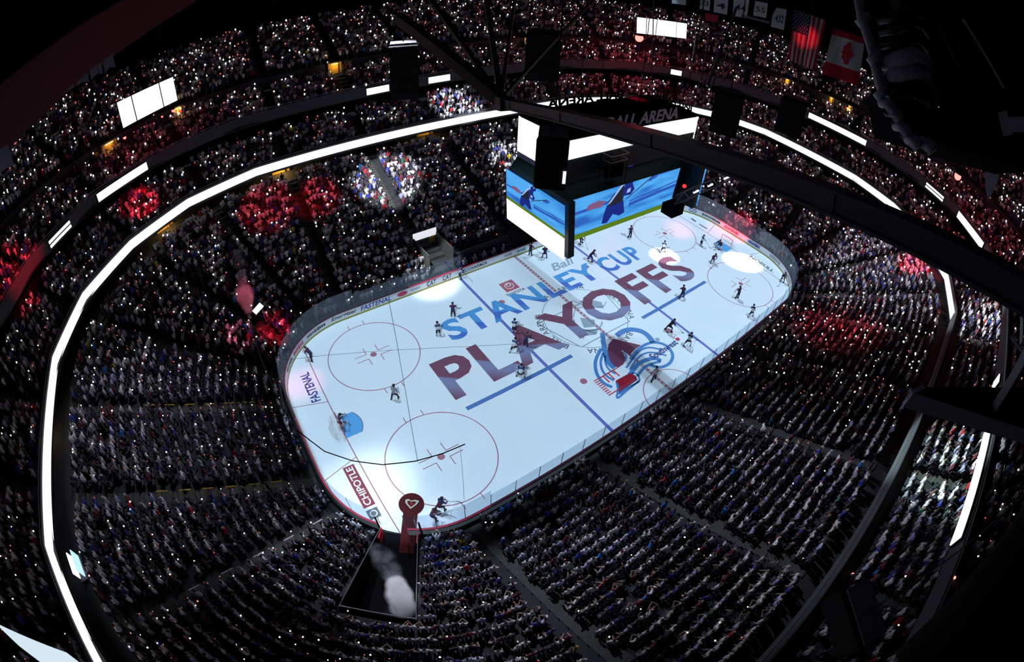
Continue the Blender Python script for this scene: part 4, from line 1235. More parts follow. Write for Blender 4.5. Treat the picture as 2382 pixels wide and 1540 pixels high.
# ------------------------------------------------------------------ people: one continuous skinned body for each pose
def skin_body(name, joints, edges, parts, mats_, sub=1):
    """joints: name -> (x,y,z,radius); parts: edge -> material slot. Returns a smooth one-piece mesh."""
    names = list(joints); me = bpy.data.meshes.new('sk')
    me.from_pydata([joints[n][:3] for n in names], [(names.index(a), names.index(b)) for a, b in edges], [])
    o = bpy.data.objects.new('sk', me); COL.objects.link(o)
    o.modifiers.new('skin', 'SKIN').use_smooth_shade = True
    sv = me.skin_vertices[0].data
    for i, n in enumerate(names):
        r = joints[n][3]; sv[i].radius = (r, r) if not isinstance(r, tuple) else r; sv[i].use_root = (n == 'pelvis')
    if sub: o.modifiers.new('sub', 'SUBSURF').levels = sub
    dg = bpy.context.evaluated_depsgraph_get(); m2 = bpy.data.meshes.new_from_object(o.evaluated_get(dg)); m2.name = name
    bpy.data.objects.remove(o); bpy.data.meshes.remove(me)
    E_ = [(np.array(joints[a][:3]), np.array(joints[b][:3]), parts.get((a, b), 0)) for a, b in edges]
    mi = []
    for p in m2.polygons:
        c = np.array(p.center); best = (1e9, 0)
        for a, b, k in E_:
            d = b - a; t = max(0, min(1, float((c - a) @ d / max(d @ d, 1e-9)))); q = np.linalg.norm(a + d * t - c)
            if q < best[0]: best = (q, k)
        mi.append(best[1])
    m2.materials.clear()
    for m in mats_: m2.materials.append(m)
    m2.polygons.foreach_set('material_index', mi); m2.polygons.foreach_set('use_smooth', [True] * len(mi))
    m2.update(); return m2


def human(hip=0.92, lean=0.0, knee=(0.0, 0.0), stance=.12, arms='down', seated=False, bulk=1.0, crouch=0.0):
    """Joint table facing -y (front). Returns joints and edges."""
    J = {}
    py, pz = 0.0, hip
    sp = .52
    cy, cz = py - math.sin(lean) * sp, pz + math.cos(lean) * sp
    J['pelvis'] = (0, py, pz, (.155 * bulk, .12 * bulk)); J['waist'] = (0, (py + cy) / 2, (pz + cz) / 2, (.15 * bulk, .115 * bulk)); J['chest'] = (0, cy, cz - .05, (.185 * bulk, .125 * bulk))
    ny_, nz = cy - math.sin(lean) * .10, cz + .09
    J['neck'] = (0, ny_, nz, .06); J['head0'] = (0, ny_ - .02, nz + .10, .085); J['head1'] = (0, ny_ - .02, nz + .19, .098); J['head2'] = (0, ny_ - .015, nz + .26, .07)
    E = [('pelvis', 'waist'), ('waist', 'chest'), ('chest', 'neck'), ('neck', 'head0'), ('head0', 'head1'), ('head1', 'head2')]
    for i, s in ((0, -1), (1, 1)):
        n = 'LR'[i]; shx, shz = s * .20 * bulk, cz
        J['sh' + n] = (shx, cy, shz, .075 * bulk)
        if arms == 'down': el, ha = (s * .27 * bulk, cy + .04, cz - .28), (s * .27, cy - .10, cz - .52)
        elif arms == 'up': el, ha = (s * .30, cy - .14, cz + .16), (s * .22, cy - .20, cz + .44)
        elif arms == 'clap': el, ha = (s * .29, cy - .12, cz - .22), (s * .05, cy - .34, cz - .06)
        elif arms == 'lap': el, ha = (s * .28, cy - .02, cz - .27), (s * .14, cy - .28, cz - .40)
        elif arms == 'stick': el, ha = ((s * .33, cy - .10, cz - .22), (s * .10 - .12, cy - .36, cz - .34 - .10 * (s < 0)))
        elif arms == 'oneup': el, ha = ((s * .30, cy - .14, cz + .14), (s * .2, cy - .24, cz + .40)) if s > 0 else ((s * .27, cy, cz - .28), (s * .22, cy - .2, cz - .45))
        elif arms == 'goalie': el, ha = (s * .40, cy - .12, cz - .24), (s * .46, cy - .32, cz - .36)
        J['el' + n] = (*el, .055 * bulk); J['ha' + n] = (*ha, .045); hx = Vector(ha) + (Vector(ha) - Vector(el)).normalized() * .11
        J['fi' + n] = (*hx, .035)
        hipx = s * .10
        J['hp' + n] = (hipx, py, pz - .05, .10 * bulk)
        if seated: kn, an = (s * .13, py - .44, pz + .01), (s * .13, py - .42, pz - .43)
        else:
            kb = knee[i]; L1, L2 = (pz - .05) * .48, (pz - .05) * .45
            kn = (s * (stance * .6 + .06), py - math.sin(kb + crouch) * L1, pz - .05 - math.cos(kb + crouch) * L1)
            an = (s * (stance + .02), kn[1] + math.sin(max(0, -kb * .6) + crouch * .9) * L2, max(.08, kn[2] - math.cos(crouch * .9) * L2))
        J['kn' + n] = (*kn, .072 * bulk); J['an' + n] = (*an, .05 * bulk); J['to' + n] = (an[0] + s * .02, an[1] - .17, an[2] - .03, .045)
        E += [('chest', 'sh' + n), ('sh' + n, 'el' + n), ('el' + n, 'ha' + n), ('ha' + n, 'fi' + n), ('pelvis', 'hp' + n), ('hp' + n, 'kn' + n), ('kn' + n, 'an' + n), ('an' + n, 'to' + n)]
    return J, E


def part_slots(shirt=0, skin=1, hair=2, legs=3, shoe=4, sleeve=None):
    P = {('pelvis', 'waist'): shirt, ('waist', 'chest'): shirt, ('chest', 'neck'): shirt, ('neck', 'head0'): skin, ('head0', 'head1'): skin, ('head1', 'head2'): hair}
    for n in 'LR':
        P.update({('chest', 'sh' + n): shirt, ('sh' + n, 'el' + n): shirt if sleeve is None else sleeve, ('el' + n, 'ha' + n): skin if sleeve is None else sleeve, ('ha' + n, 'fi' + n): skin, ('pelvis', 'hp' + n): legs, ('hp' + n, 'kn' + n): legs,
                  ('kn' + n, 'an' + n): legs, ('an' + n, 'to' + n): shoe})
    return P


def obj_color_mat(name):
    m = mat(name, (.5, .5, .5), rough=.85); nt = m.node_tree; oi = nt.nodes.new('ShaderNodeObjectInfo')
    nt.links.new(oi.outputs['Color'], nt.nodes['Principled BSDF'].inputs['Base Color']); return m


M_SHIRT = obj_color_mat('shirt_cloth'); M_SKIN = mat('skin', (.30, .19, .15), rough=.6); M_HAIR = mat('hair', (.035, .022, .015), rough=.7)
M_HAIRG = mat('hair_fair', (.30, .24, .16), rough=.7); M_JEAN = mat('jeans', (.02, .025, .05), rough=.9); M_SHOE = mat('shoes', (.03, .03, .03), rough=.7)
FAN = []
for nm, kw in (('stand', dict(arms='down')), ('clap', dict(arms='clap')), ('up', dict(arms='up')), ('phone', dict(arms='oneup')), ('sit', dict(hip=.48, arms='lap', seated=True)), ('sitclap', dict(hip=.48, arms='clap', seated=True))):
    J, E_ = human(**kw)
    for hm in (M_HAIR, M_HAIRG):
        FAN.append((nm, skin_body('fan_' + nm, J, E_, part_slots(), [M_SHIRT, M_SKIN, hm, M_JEAN, M_SHOE], 1)))

# ------------------------------------------------------------------ the crowd
PAL = [((.66, .66, .74), .36, 'white'), ((.36, .37, .44), .13, 'grey'), ((.34, .36, .60), .10, 'lilac'), ((.03, .03, .05), .20, 'black'), ((.14, .02, .04), .08, 'burgundy'),
       ((.03, .05, .30), .08, 'dark blue'), ((.02, .16, .50), .018, 'bright blue'), ((.40, .02, .03), .015, 'red'), ((.55, .38, .03), .003, 'yellow'), ((.03, .12, .09), .008, 'green')]
PC = np.array([p[0] for p in PAL]); PW = np.array([p[1] for p in PAL]); PW = PW / PW.sum()
SEATS = []      # tier, row, seat number, x, y, z, inward yaw
ais = np.array(AIS)


def tunnel_zone(x, y): 
    v = np.array([x + 27.1, y + 11.35]); a = v @ np.array([-.6, -.8]); b = v @ np.array([.8, -.6]); return -0.5 < a < 7.6 and abs(b) < 1.65 + .15 * a


for ti, (nm, d0, z0, rows, tread, rise) in enumerate(TIERS):
    for r in range(rows):
        d = d0 + tread * r + .42
        s = 0.0; n = 0
        while s < RLEN:
            (x, y), (nx, ny) = ring_at(s, d)
            k = 1.0
            # arc stretch in the corners
            if abs(x) > CX and abs(y) > CY: k = (R0 + d) / R0
            s += .53 / k; n += 1
            da = np.min(np.abs(ais - s)) * k
            if da < .66: continue
            SEATS.append((ti, r, n, x, y, z0 + rise * r, math.atan2(ny, nx), s))
SA = np.array([(q[3], q[4], q[5], q[6], q[0], q[1], q[7]) for q in SEATS])
PXY = proj_px(SA[:, :3] + [0, 0, 1.0])
vis = (PXY[:, 0] > -60) & (PXY[:, 0] < 2442) & (PXY[:, 1] > -60) & (PXY[:, 1] < 1600)
vis &= ((SA[:, :3] - CP) @ _f) > -20
SA = SA[vis]; PXY = PXY[vis]
SA = SA[~np.array([tunnel_zone(x, y) and t == 0 for x, y, t in SA[:, [0, 1, 4]]])]
bench_zone = (SA[:, 4] == 0) & (SA[:, 1] > 0) & (np.abs(SA[:, 0]) < 9.5) & (SA[:, 5] < 3)
vom_zone = (SA[:, 4] == 0) & (SA[:, 1] > 0) & (np.abs(SA[:, 0] + 9.2) < 1.8) & (SA[:, 5] < 7)
SA = SA[~(bench_zone | vom_zone)]
fill = rng.random(len(SA)) < np.where(SA[:, 4] == 0, .93, np.where(SA[:, 4] == 1, .86, .82))
SA = SA[fill]
N = len(SA)
SA[:, 0] += rng.normal(0, .04, N); SA[:, 1] += rng.normal(0, .04, N)
yaw = SA[:, 3] - PI / 2 + rng.normal(0, .25, N)        # faces -y in its own frame: turn the front to the rink
dist = np.linalg.norm(SA[:, :3] - CP, axis=1)
colr = rng.choice(len(PAL), N, p=PW)
PXY = proj_px(SA[:, :3] + [0, 0, 1.0])
inframe = (PXY[:, 0] > 10) & (PXY[:, 0] < 2372) & (PXY[:, 1] > 10) & (PXY[:, 1] < 1525) & (SA[:, 4] == 0)
order = np.argsort(np.where(inframe, dist, 1e9))
NEAR = order[:300]; nearset = np.zeros(N, bool); nearset[NEAR] = True

ONES = 'zero one two three four five six seven eight nine ten eleven twelve thirteen fourteen fifteen sixteen seventeen eighteen nineteen'.split()
TENS = '0 0 twenty thirty forty fifty sixty seventy eighty ninety'.split()
OSP = {'one': 'first', 'two': 'second', 'three': 'third', 'five': 'fifth', 'eight': 'eighth', 'nine': 'ninth', 'twelve': 'twelfth'}


def num(n): return ONES[n] if n < 20 else TENS[n // 10] + ('-' + ONES[n % 10] if n % 10 else '') if n < 100 else 'hundred-' + num(n - 100)


def nth(n):
    w = num(n); head, _, last = w.rpartition('-')
    last = OSP.get(last, last[:-1] + 'ieth' if last.endswith('y') else last + 'th')
    return (head + '-' if head else '') + last


# individual fans: the 300 that show largest
ORD = ['first', 'second', 'third', 'fourth', 'fifth', 'sixth', 'seventh', 'eighth', 'ninth', 'tenth', 'eleventh', 'twelfth', 'thirteenth', 'fourteenth', 'fifteenth', 'sixteenth', 'seventeenth', 'eighteenth']
POSE = {'stand': 'standing', 'clap': 'clapping', 'up': 'arms raised', 'phone': 'raising one hand', 'sit': 'seated', 'sitclap': 'seated clapping'}
blk = {}
for i in NEAR:
    b_ = int(np.searchsorted(ais, SA[i, 6])) % len(ais)
    blk.setdefault((b_, int(SA[i, 5])), []).append(i)
BN = {}
for b_ in sorted({k[0] for k in blk}):
    sc_ = (ais[b_ - 1] + (ais[b_] if b_ else ais[0] + RLEN)) / 2
    (x, y), _ = ring_at(sc_, 8)
    BN[b_] = (x, y)
left2right = sorted(BN, key=lambda k: proj_px(np.array([[*BN[k], 4.0]]))[0][0])
BLKNAME = {k: '%s near block' % ORD[j] for j, k in enumerate(left2right)}
for (b_, row), ids in blk.items():
    ids.sort(key=lambda i: PXY[i, 0])
    for n_, i in enumerate(ids):
        nm, me = FAN[int(rng.choice(len(FAN), p=[.38, .20, .05, .03, .03, .02, .04, .02, .12, .07, .02, .02]))]
        o = bpy.data.objects.new('person', me); COL.objects.link(o)
        o.location = SA[i, :3]; o.rotation_euler[2] = yaw[i]; sc1 = .95 + .12 * rng.random(); o.scale = (sc1, sc1, sc1)
        cc = PC[colr[i]] * (.8 + .4 * rng.random()); o.color = (*cc, 1)
        tag(o, '%s fan, %s, %s from left, row %s, %s' % (PAL[colr[i]][2], POSE[nm], nth(n_ + 1), num(row + 1), BLKNAME[b_]), 'person', 'fans in the near lower stands')

# everybody else: one low-poly crowd mesh
def crowd_proto(pose):
    """One closed low-poly figure with vertex roles 0 shirt, 1 skin, 2 hair, 3 legs."""
    V = []; Fc = []; role = []

    def ringed(rows, r, n=6):
        base = len(V)
        for (cx, cy, cz, rx, ry) in rows:
            for k in range(n):
                a = 2 * PI * k / n; V.append((cx + rx * math.cos(a), cy + ry * math.sin(a), cz)); role.append(r)
        for i in range(len(rows) - 1):
            for k in range(n): Fc.append((base + i * n + k, base + i * n + (k + 1) % n, base + (i + 1) * n + (k + 1) % n, base + (i + 1) * n + k))
        Fc.append(tuple(base + (len(rows) - 1) * n + k for k in range(n)))
    seated = pose in (1, 3)
    h = .48 if seated else .9
    ringed([(0, 0, h - .1, .17, .13), (0, 0, h + .12, .17, .13), (0, -.02, h + .45, .23, .13), (0, -.02, h + .55, .10, .08)], 0)
    ringed([(0, -.03, h + .56, .06, .06), (0, -.04, h + .66, .09, .10)], 1); ringed([(0, -.03, h + .66, .098, .108), (0, -.02, h + .76, .09, .10), (0, -.02, h + .82, .04, .05)], 2)
    for s in (-1, 1):
        if pose in (2, 3): a, b = (s * .24, -.08, h + .50), (s * .20, -.20, h + .92)
        else: a, b = (s * .25, 0, h + .48), (s * .24, -.14, h + .10)
        t = Vector(b) - Vector(a); mid = Vector(a) + t * .55
        ringed([(a[0], a[1], a[2], .06, .06), (mid.x, mid.y, mid.z, .05, .05)] if t.z > 0 else [(mid.x, mid.y, mid.z, .05, .05), (a[0], a[1], a[2], .06, .06)], 0, 4)
        ringed([(mid.x, mid.y, mid.z, .045, .045), (b[0], b[1], b[2], .04, .04)] if t.z > 0 else [(b[0], b[1], b[2], .04, .04), (mid.x, mid.y, mid.z, .045, .045)], 1, 4)
    if seated: ringed([(0, -.38, .05, .16, .08), (0, -.42, .42, .17, .10), (0, -.30, .56, .17, .16)], 3, 4)
    else: ringed([(0, 0, .0, .13, .09), (0, 0, .5, .14, .10), (0, 0, h - .05, .17, .13)], 3, 5)
    return np.array(V), Fc, np.array(role)


rest = np.nonzero(~nearset)[0]
pose = rng.choice(4, len(rest), p=[.56, .22, .12, .10])
skin_c = np.array([(.26, .18, .15), (.18, .12, .10), (.32, .23, .20), (.08, .05, .04)]); hair_c = np.array([(.02, .015, .012), (.08, .05, .03), (.25, .2, .13), (.5, .5, .52), (.10, .012, .02), (.02, .02, .06)])
AV, AF, AC = [], [], []
off = 0
polys_l = []; loops_l = []
for p_ in range(4):
    V, Fc, role = crowd_proto(p_)
    ids = rest[pose == p_]; n = len(ids)
    ca, sa = np.cos(yaw[ids]), np.sin(yaw[ids]); sc1 = .92 + .16 * rng.random(n)
    X = (V[None, :, 0] * ca[:, None] - V[None, :, 1] * sa[:, None]) * sc1[:, None] + SA[ids, 0][:, None]
    Y = (V[None, :, 0] * sa[:, None] + V[None, :, 1] * ca[:, None]) * sc1[:, None] + SA[ids, 1][:, None]
    Z = V[None, :, 2] * sc1[:, None] + SA[ids, 2][:, None]
    AV.append(np.stack([X, Y, Z], 2).reshape(-1, 3))
    base_c = PC[colr[ids]] * (.75 + .5 * rng.random((n, 1)))
    sk = skin_c[rng.choice(4, n, p=[.5, .2, .25, .05])]; hr = hair_c[rng.choice(6, n, p=[.34, .22, .16, .10, .10, .08])]; lg = np.array([.02, .022, .035])[None] * (.5 + rng.random((n, 1)) * 2)
    tabl = np.stack([base_c, sk, hr, lg], 1)
    AC.append(tabl[:, role, :].reshape(-1, 3))
    nv = len(V)
    lens = np.array([len(f) for f in Fc]); flat_ = np.concatenate([np.array(f) for f in Fc])
    loops_l.append((flat_[None, :] + (np.arange(n) * nv)[:, None]).ravel() + off); polys_l.append(np.tile(lens, n)); off += n * nv
AV = np.concatenate(AV); AC = np.concatenate(AC); loops = np.concatenate(loops_l); lens = np.concatenate(polys_l)
me = bpy.data.meshes.new('crowd'); me.vertices.add(len(AV)); me.vertices.foreach_set('co', AV.ravel())
me.loops.add(len(loops)); me.loops.foreach_set('vertex_index', loops.astype(np.int32))
me.polygons.add(len(lens)); me.polygons.foreach_set('loop_start', np.concatenate([[0], np.cumsum(lens)[:-1]]).astype(np.int32))
at_ = me.attributes.new('tint', 'FLOAT_COLOR', 'POINT'); at_.data.foreach_set('color', np.concatenate([AC, np.ones((len(AC), 1))], 1).ravel())
me.update(calc_edges=True)
M_CROWD = mat('crowd_clothes', (.5, .5, .5), rough=.85); _nt = M_CROWD.node_tree; _a = _nt.nodes.new('ShaderNodeAttribute'); _a.attribute_name = 'tint'
_nt.links.new(_a.outputs['Color'], _nt.nodes['Principled BSDF'].inputs['Base Color'])
tag(link('crowd_of_people', me, M_CROWD), 'thousands of fans filling the dark stands on every side', 'crowd', kind='stuff')
print('CROWD', N, 'verts', len(AV), 'polys', len(lens))

# folding seats under the crowd: one mesh of low-poly seats
SV = np.array([(-.22, .05, .42), (.22, .05, .42), (.22, -.38, .44), (-.22, -.38, .44), (.22, -.38, .36), (-.22, -.38, .36), (-.22, .09, .40), (.22, .09, .40), (.22, .20, .86), (-.22, .20, .86), (-.22, .15, .40), (.22, .15, .40), (.22, .25, .86), (-.22, .25, .86)])
SF = np.array([(0, 3, 2, 1), (3, 5, 4, 2), (6, 7, 8, 9), (11, 10, 13, 12), (9, 8, 12, 13)])
yy = SA[:, 3] - PI / 2; ca, sa = np.cos(yy)[:, None], np.sin(yy)[:, None]
X = SV[None, :, 0] * ca - (SV[None, :, 1] + .12) * sa + SA[:, 0][:, None]; Y = SV[None, :, 0] * sa + (SV[None, :, 1] + .12) * ca + SA[:, 1][:, None]; Z = SV[None, :, 2] + SA[:, 2][:, None]
vv = np.stack([X, Y, Z], 2).reshape(-1, 3); ff = (SF[None] + (np.arange(N) * len(SV))[:, None, None]).reshape(-1, 4)
me = bpy.data.meshes.new('stadium_seats'); me.vertices.add(len(vv)); me.vertices.foreach_set('co', vv.ravel())
me.loops.add(ff.size); me.loops.foreach_set('vertex_index', ff.ravel().astype(np.int32)); me.polygons.add(len(ff)); me.polygons.foreach_set('loop_start', (np.arange(len(ff)) * 4).astype(np.int32)); me.update(calc_edges=True)
tag(link('stadium_seats', me, mat('seat_plastic', (.015, .016, .03), rough=.6)), 'rows of dark folding seats under the crowd', 'seats', kind='stuff')
# little lamps along the aisle steps
sl = {0: MB(), 1: MB()}
for ti, (nm, d0, z0, rows, tread, rise) in enumerate(TIERS):
    for a_i, s in enumerate(AIS):
        for k in range(0, rows, 2 if ti else 3):
            if rng.random() < .35: continue
            (x, y), (nx, ny) = ring_at(s, d0 + tread * k + .1); r = .05 if ti == 0 else .085
            sl[int(rng.random() < .45)].box((x - ny * .55, y + nx * .55, z0 + rise * k + .22), (r * 1.5, r * 1.5, r * 1.5))
for k, m_, c_ in ((0, (1, .95, .88), 'white'), (1, (1, .3, .25), 'reddish')):
    tag(sl[k].build('aisle_step_lights', emat('step_light', m_, 2.0, False)), 'strings of tiny %s lamps along the aisle steps' % c_, 'step lights', kind='stuff')

# ------------------------------------------------------------------ phone lights held up in the dark
ph = rng.random(N) < np.where(SA[:, 4] == 0, .30, np.where(SA[:, 4] == 1, .24, .25))
# the near side is mostly watching, few lights
nearside = (SA[:, 1] < -10) & (SA[:, 0] < 3) & (SA[:, 0] > -31) & (SA[:, 4] <= 1)
ph &= ~(nearside & (rng.random(N) < .78))
ids = np.nonzero(ph)[0]; n = len(ids)
hw = rng.random(n)
pos = SA[ids, :3] + np.stack([np.zeros(n), np.zeros(n), 1.25 + .55 * hw], 1)
inw = -np.stack([np.cos(SA[ids, 3]), np.sin(SA[ids, 3])], 1); pos[:, :2] += inw * .28 + rng.normal(0, .1, (n, 2))
redd = rng.random(n) < .40
dph = dist[ids]; size = np.where(redd, .056, .074) * np.clip(dph / 45, .75, 1.7) * (.7 + .6 * rng.random(n))
M_PHW = emat('phone_light_white', (1.0, .97, .92), 2.4, False); M_PHR = emat('phone_light_red', (1.0, .22, .17), 1.0, False)
ppx = proj_px(pos); inf = (ppx[:, 0] > 5) & (ppx[:, 0] < 2377) & (ppx[:, 1] > 5) & (ppx[:, 1] < 1535)
o2 = np.argsort(np.where(inf, -size / dph, 1))
big = np.zeros(n, bool); big[o2[:240]] = True
OV = np.array([(1, 0, 0), (0, 1, 0), (-1, 0, 0), (0, -1, 0), (0, 0, 1.25), (0, 0, -1.25)]); OF = np.array([(0, 1, 4), (1, 2, 4), (2, 3, 4), (3, 0, 4), (1, 0, 5), (2, 1, 5), (3, 2, 5), (0, 3, 5)])
for flag_, mm, nm, lab in ((False, M_PHW, 'phone_lights_white', 'thousands of white phone lights held up all over the dark stands'), (True, M_PHR, 'phone_lights_red', 'hundreds of small reddish lights scattered over the dark stands')):
    k = np.nonzero((~big) & (redd == flag_))[0]
    vv = (OV[None] * size[k][:, None, None] + pos[k][:, None, :]).reshape(-1, 3); ff = (OF[None] + (np.arange(len(k)) * 6)[:, None, None]).reshape(-1, 3)
    me = bpy.data.meshes.new(nm); me.from_pydata(vv.tolist(), [], ff.tolist()); me.update()
    tag(link(nm, me, mm), lab, 'phone lights', kind='stuff')
# individual phones: slim handset with its glowing lamp
pm = MB().box((0, .012, 0), (.075, .010, .15)).mesh('handset'); pm.materials.append(M_BLACK)
lm = {}
for flag_, mm in ((False, M_PHW), (True, M_PHR)):
    b = MB()
    for f in OF: b.poly([tuple(OV[j]) for j in f])
    me = b.mesh('lamp_glow'); me.materials.append(mm); lm[flag_] = me
SIDE = lambda p: ('left end stands' if p[0] < -31 else 'near side stands' if p[1] < -12 else 'right end stands' if p[0] > 31 else 'far side stands')
TN = ['lower', 'club', 'front upper', 'rear upper']
cnt = {}
bigids = sorted(np.nonzero(big)[0], key=lambda i: ppx[i, 0])
for i in bigids:
    t_, r_ = int(SA[ids[i], 4]), int(SA[ids[i], 5]); key = (t_, r_, SIDE(pos[i])); cnt[key] = cnt.get(key, 0) + 1
    e = empty('phone_light', pos[i], '%s phone light, %s from left in row %s of the %s %s' % ('reddish' if redd[i] else 'white', nth(cnt[key]), num(r_ + 1), TN[t_], SIDE(pos[i])), 'phone', 'phone lights in the stands', yaw[ids[i]])
    link('handset', pm, None, e).location = (0, .05, 0)
    g = link('lamp_glow', lm[bool(redd[i])], None, e); g.scale = (size[i],) * 3

# ------------------------------------------------------------------ skaters, goalies and officials on the ice
M_JW = mat('jersey_white', (.62, .64, .68), rough=.8); M_JD = mat('jersey_burgundy', (.12, .015, .035), rough=.8); M_JN = mat('jersey_navy', (.02, .03, .12), rough=.8)
M_PK = mat('hockey_pants', (.012, .014, .03), rough=.8); M_SKD = mat('socks_dark', (.03, .03, .07), rough=.8); M_SKW = mat('socks_white', (.6, .62, .66), rough=.8)
M_HB = mat('helmet_black', (.012, .012, .016), rough=.3); M_HW = mat('helmet_white', (.6, .6, .64), rough=.3); M_GLV = mat('gloves', (.02, .02, .05), rough=.8)
M_REF = mat('referee_stripes', (.3, .3, .32), rough=.8)
_nt = M_REF.node_tree; _tc = _nt.nodes.new('ShaderNodeTexCoord'); _w = _nt.nodes.new('ShaderNodeTexWave'); _w.inputs['Scale'].default_value = 3.2; _w.bands_direction = 'X'
_cr = _nt.nodes.new('ShaderNodeValToRGB'); _cr.color_ramp.elements[0].position = .48; _cr.color_ramp.elements[1].position = .52; _cr.color_ramp.elements[0].color = (.01, .01, .01, 1); _cr.color_ramp.elements[1].color = (.6, .6, .62, 1)
_nt.links.new(_tc.outputs['Object'], _w.inputs[0]); _nt.links.new(_w.outputs[1], _cr.inputs[0]); _nt.links.new(_cr.outputs[0], _nt.nodes['Principled BSDF'].inputs['Base Color'])
M_STICK = mat('stick', (.03, .03, .03), rough=.4); M_PAD = mat('goalie_pads', (.5, .5, .55), rough=.7)


def hockey_slots():
    P = part_slots(0, 1, 2, 3, 4, sleeve=0)
    for n in 'LR': P[('ha' + n, 'fi' + n)] = 6; P[('kn' + n, 'an' + n)] = 5; P[('chest', 'sh' + n)] = 7; P[('el' + n, 'ha' + n)] = 7
    P[('pelvis', 'waist')] = 0
    return P


TEAM = {'white': (M_JW, M_HW, M_SKW), 'dark': (M_JD, M_HB, M_SKD), 'navy': (M_JN, M_HB, M_SKD), 'ref': (M_REF, M_HB, M_PK)}
POSES = {'glide': dict(hip=.86, lean=.62, knee=(.35, .55), stance=.26, arms='stick', bulk=1.18, crouch=.35), 'stand': dict(hip=.93, lean=.18, knee=(.05, .1), stance=.16, arms='stick', bulk=1.18),
         'stride': dict(hip=.84, lean=.75, knee=(.75, -.35), stance=.30, arms='stick', bulk=1.18, crouch=.25), 'ref': dict(hip=.93, lean=.08, knee=(.0, .1), stance=.15, arms='down', bulk=1.05),
         'refskate': dict(hip=.88, lean=.4, knee=(.5, -.3), stance=.24, arms='down', bulk=1.05, crouch=.2), 'goalie': dict(hip=.74, lean=.6, knee=(.5, .5), stance=.36, arms='goalie', bulk=1.42, crouch=.5)}
BODY = {}


def helmet_mesh():
    bm = bmesh.new(); bmesh.ops.create_uvsphere(bm, u_segments=12, v_segments=8, radius=.135)
    for v in bm.verts: v.co = Vector((v.co.x, v.co.y * 1.18, max(v.co.z, -.05)))
    me = bpy.data.meshes.new('helmet'); bm.to_mesh(me); bm.free(); return me


def skate_mesh():
    b = MB(); b.box((0, -.05, .07), (.10, .28, .12), top=.8); b.box((0, -.05, .0), (.012, .30, .05)); return b.mesh('skate')


SKATE = skate_mesh(); SKATE.materials.append(M_HB)
HELM = {}
for k, m in (('w', M_HW), ('b', M_HB)): HELM[k] = helmet_mesh(); HELM[k].materials.append(m)


def skater(px, team, pose_, face, label, stick=True, loc=None, z=0.0):
    key = (team, pose_)
    J, E_ = human(**POSES[pose_])
    if key not in BODY:
        jm, hm, sm = TEAM[team]
        BODY[key] = skin_body('body_' + team, J, E_, hockey_slots(), [jm, M_SKIN, hm, M_PK, M_HB, sm, M_GLV, {'white': M_JN, 'dark': M_JN, 'navy': M_JD, 'ref': M_REF}[team]], 1)
    p = Vector(atz(*px, 0)) if loc is None else Vector(loc)
    o = bpy.data.objects.new('person', BODY[key]); COL.objects.link(o); o.location = (p.x, p.y, z); o.rotation_euler[2] = face
    tag(o, label, 'person', 'people on the ice')
    h = link('helmet', HELM['b'], None, o); h.location = Vector(J['head1'][:3]) + Vector((0, 0, .03)); h.rotation_euler[0] = POSES[pose_].get('lean', 0) * .3
    if z == 0.0:
        for n in 'LR':
            a = J['an' + n]; k = link('skate', SKATE, None, o); k.location = (a[0], a[1] - .02, .03); 
    if pose_ == 'goalie':
        for n, s in (('L', -1), ('R', 1)):
            kn, an = Vector(J['kn' + n][:3]), Vector(J['an' + n][:3])
            MB().beam(kn + Vector((0, -.14, .16)), an + Vector((0, -.14, -.04)), .30, .14).build('leg_pad', M_PAD, o)
        MB().box(Vector(J['fiL'][:3]) + Vector((0, -.06, .02)), (.28, .08, .36)).build('blocker', M_PAD, o)
        MB().tube([Vector(J['fiR'][:3]) + Vector((0, -.02, 0)), Vector(J['fiR'][:3]) + Vector((0, -.12, .02))], [.16, .10], 10).build('catching_glove', M_PAD, o)
    if stick:
        R_ = Matrix.Rotation(face, 4, 'Z'); T_ = Matrix.Translation(o.location) @ R_
        h1 = Vector(J['haR'][:3]) + Vector((0, -.06, 0)); h2 = Vector(J['haL'][:3]) + Vector((0, -.06, 0))
        top = h1 + (h1 - h2).normalized() * .12 if pose_ != 'goalie' else h2 + Vector((0, 0, .35))
        toe = Vector((-.55, h2.y - .75, .03)) if pose_ != 'goalie' else Vector((-.15, h2.y - .25, .03))
        so = empty('hockey_stick', T_ @ toe, 'black hockey stick held by the ' + label.split(' ', 0)[0][:0] + label, 'stick', 'hockey sticks on the ice')
        inv = Vector(T_ @ toe)
        pts = [T_ @ top, T_ @ h2, T_ @ toe]; c1 = MB().tube([p_ - inv for p_ in pts], .018, 6).build('shaft', M_STICK, so)
        d = (R_ @ Vector((-.95, -.3, 0))).normalized(); q0 = T_ @ toe - inv
        MB().beam(q0, q0 + d * .30, .02, .08).build('blade', M_STICK, so)
    return o


def toward(px, px2):
    a, b = atz(*px, 0), atz(*px2, 0); return math.atan2(b[1] - a[1], b[0] - a[0]) + PI / 2


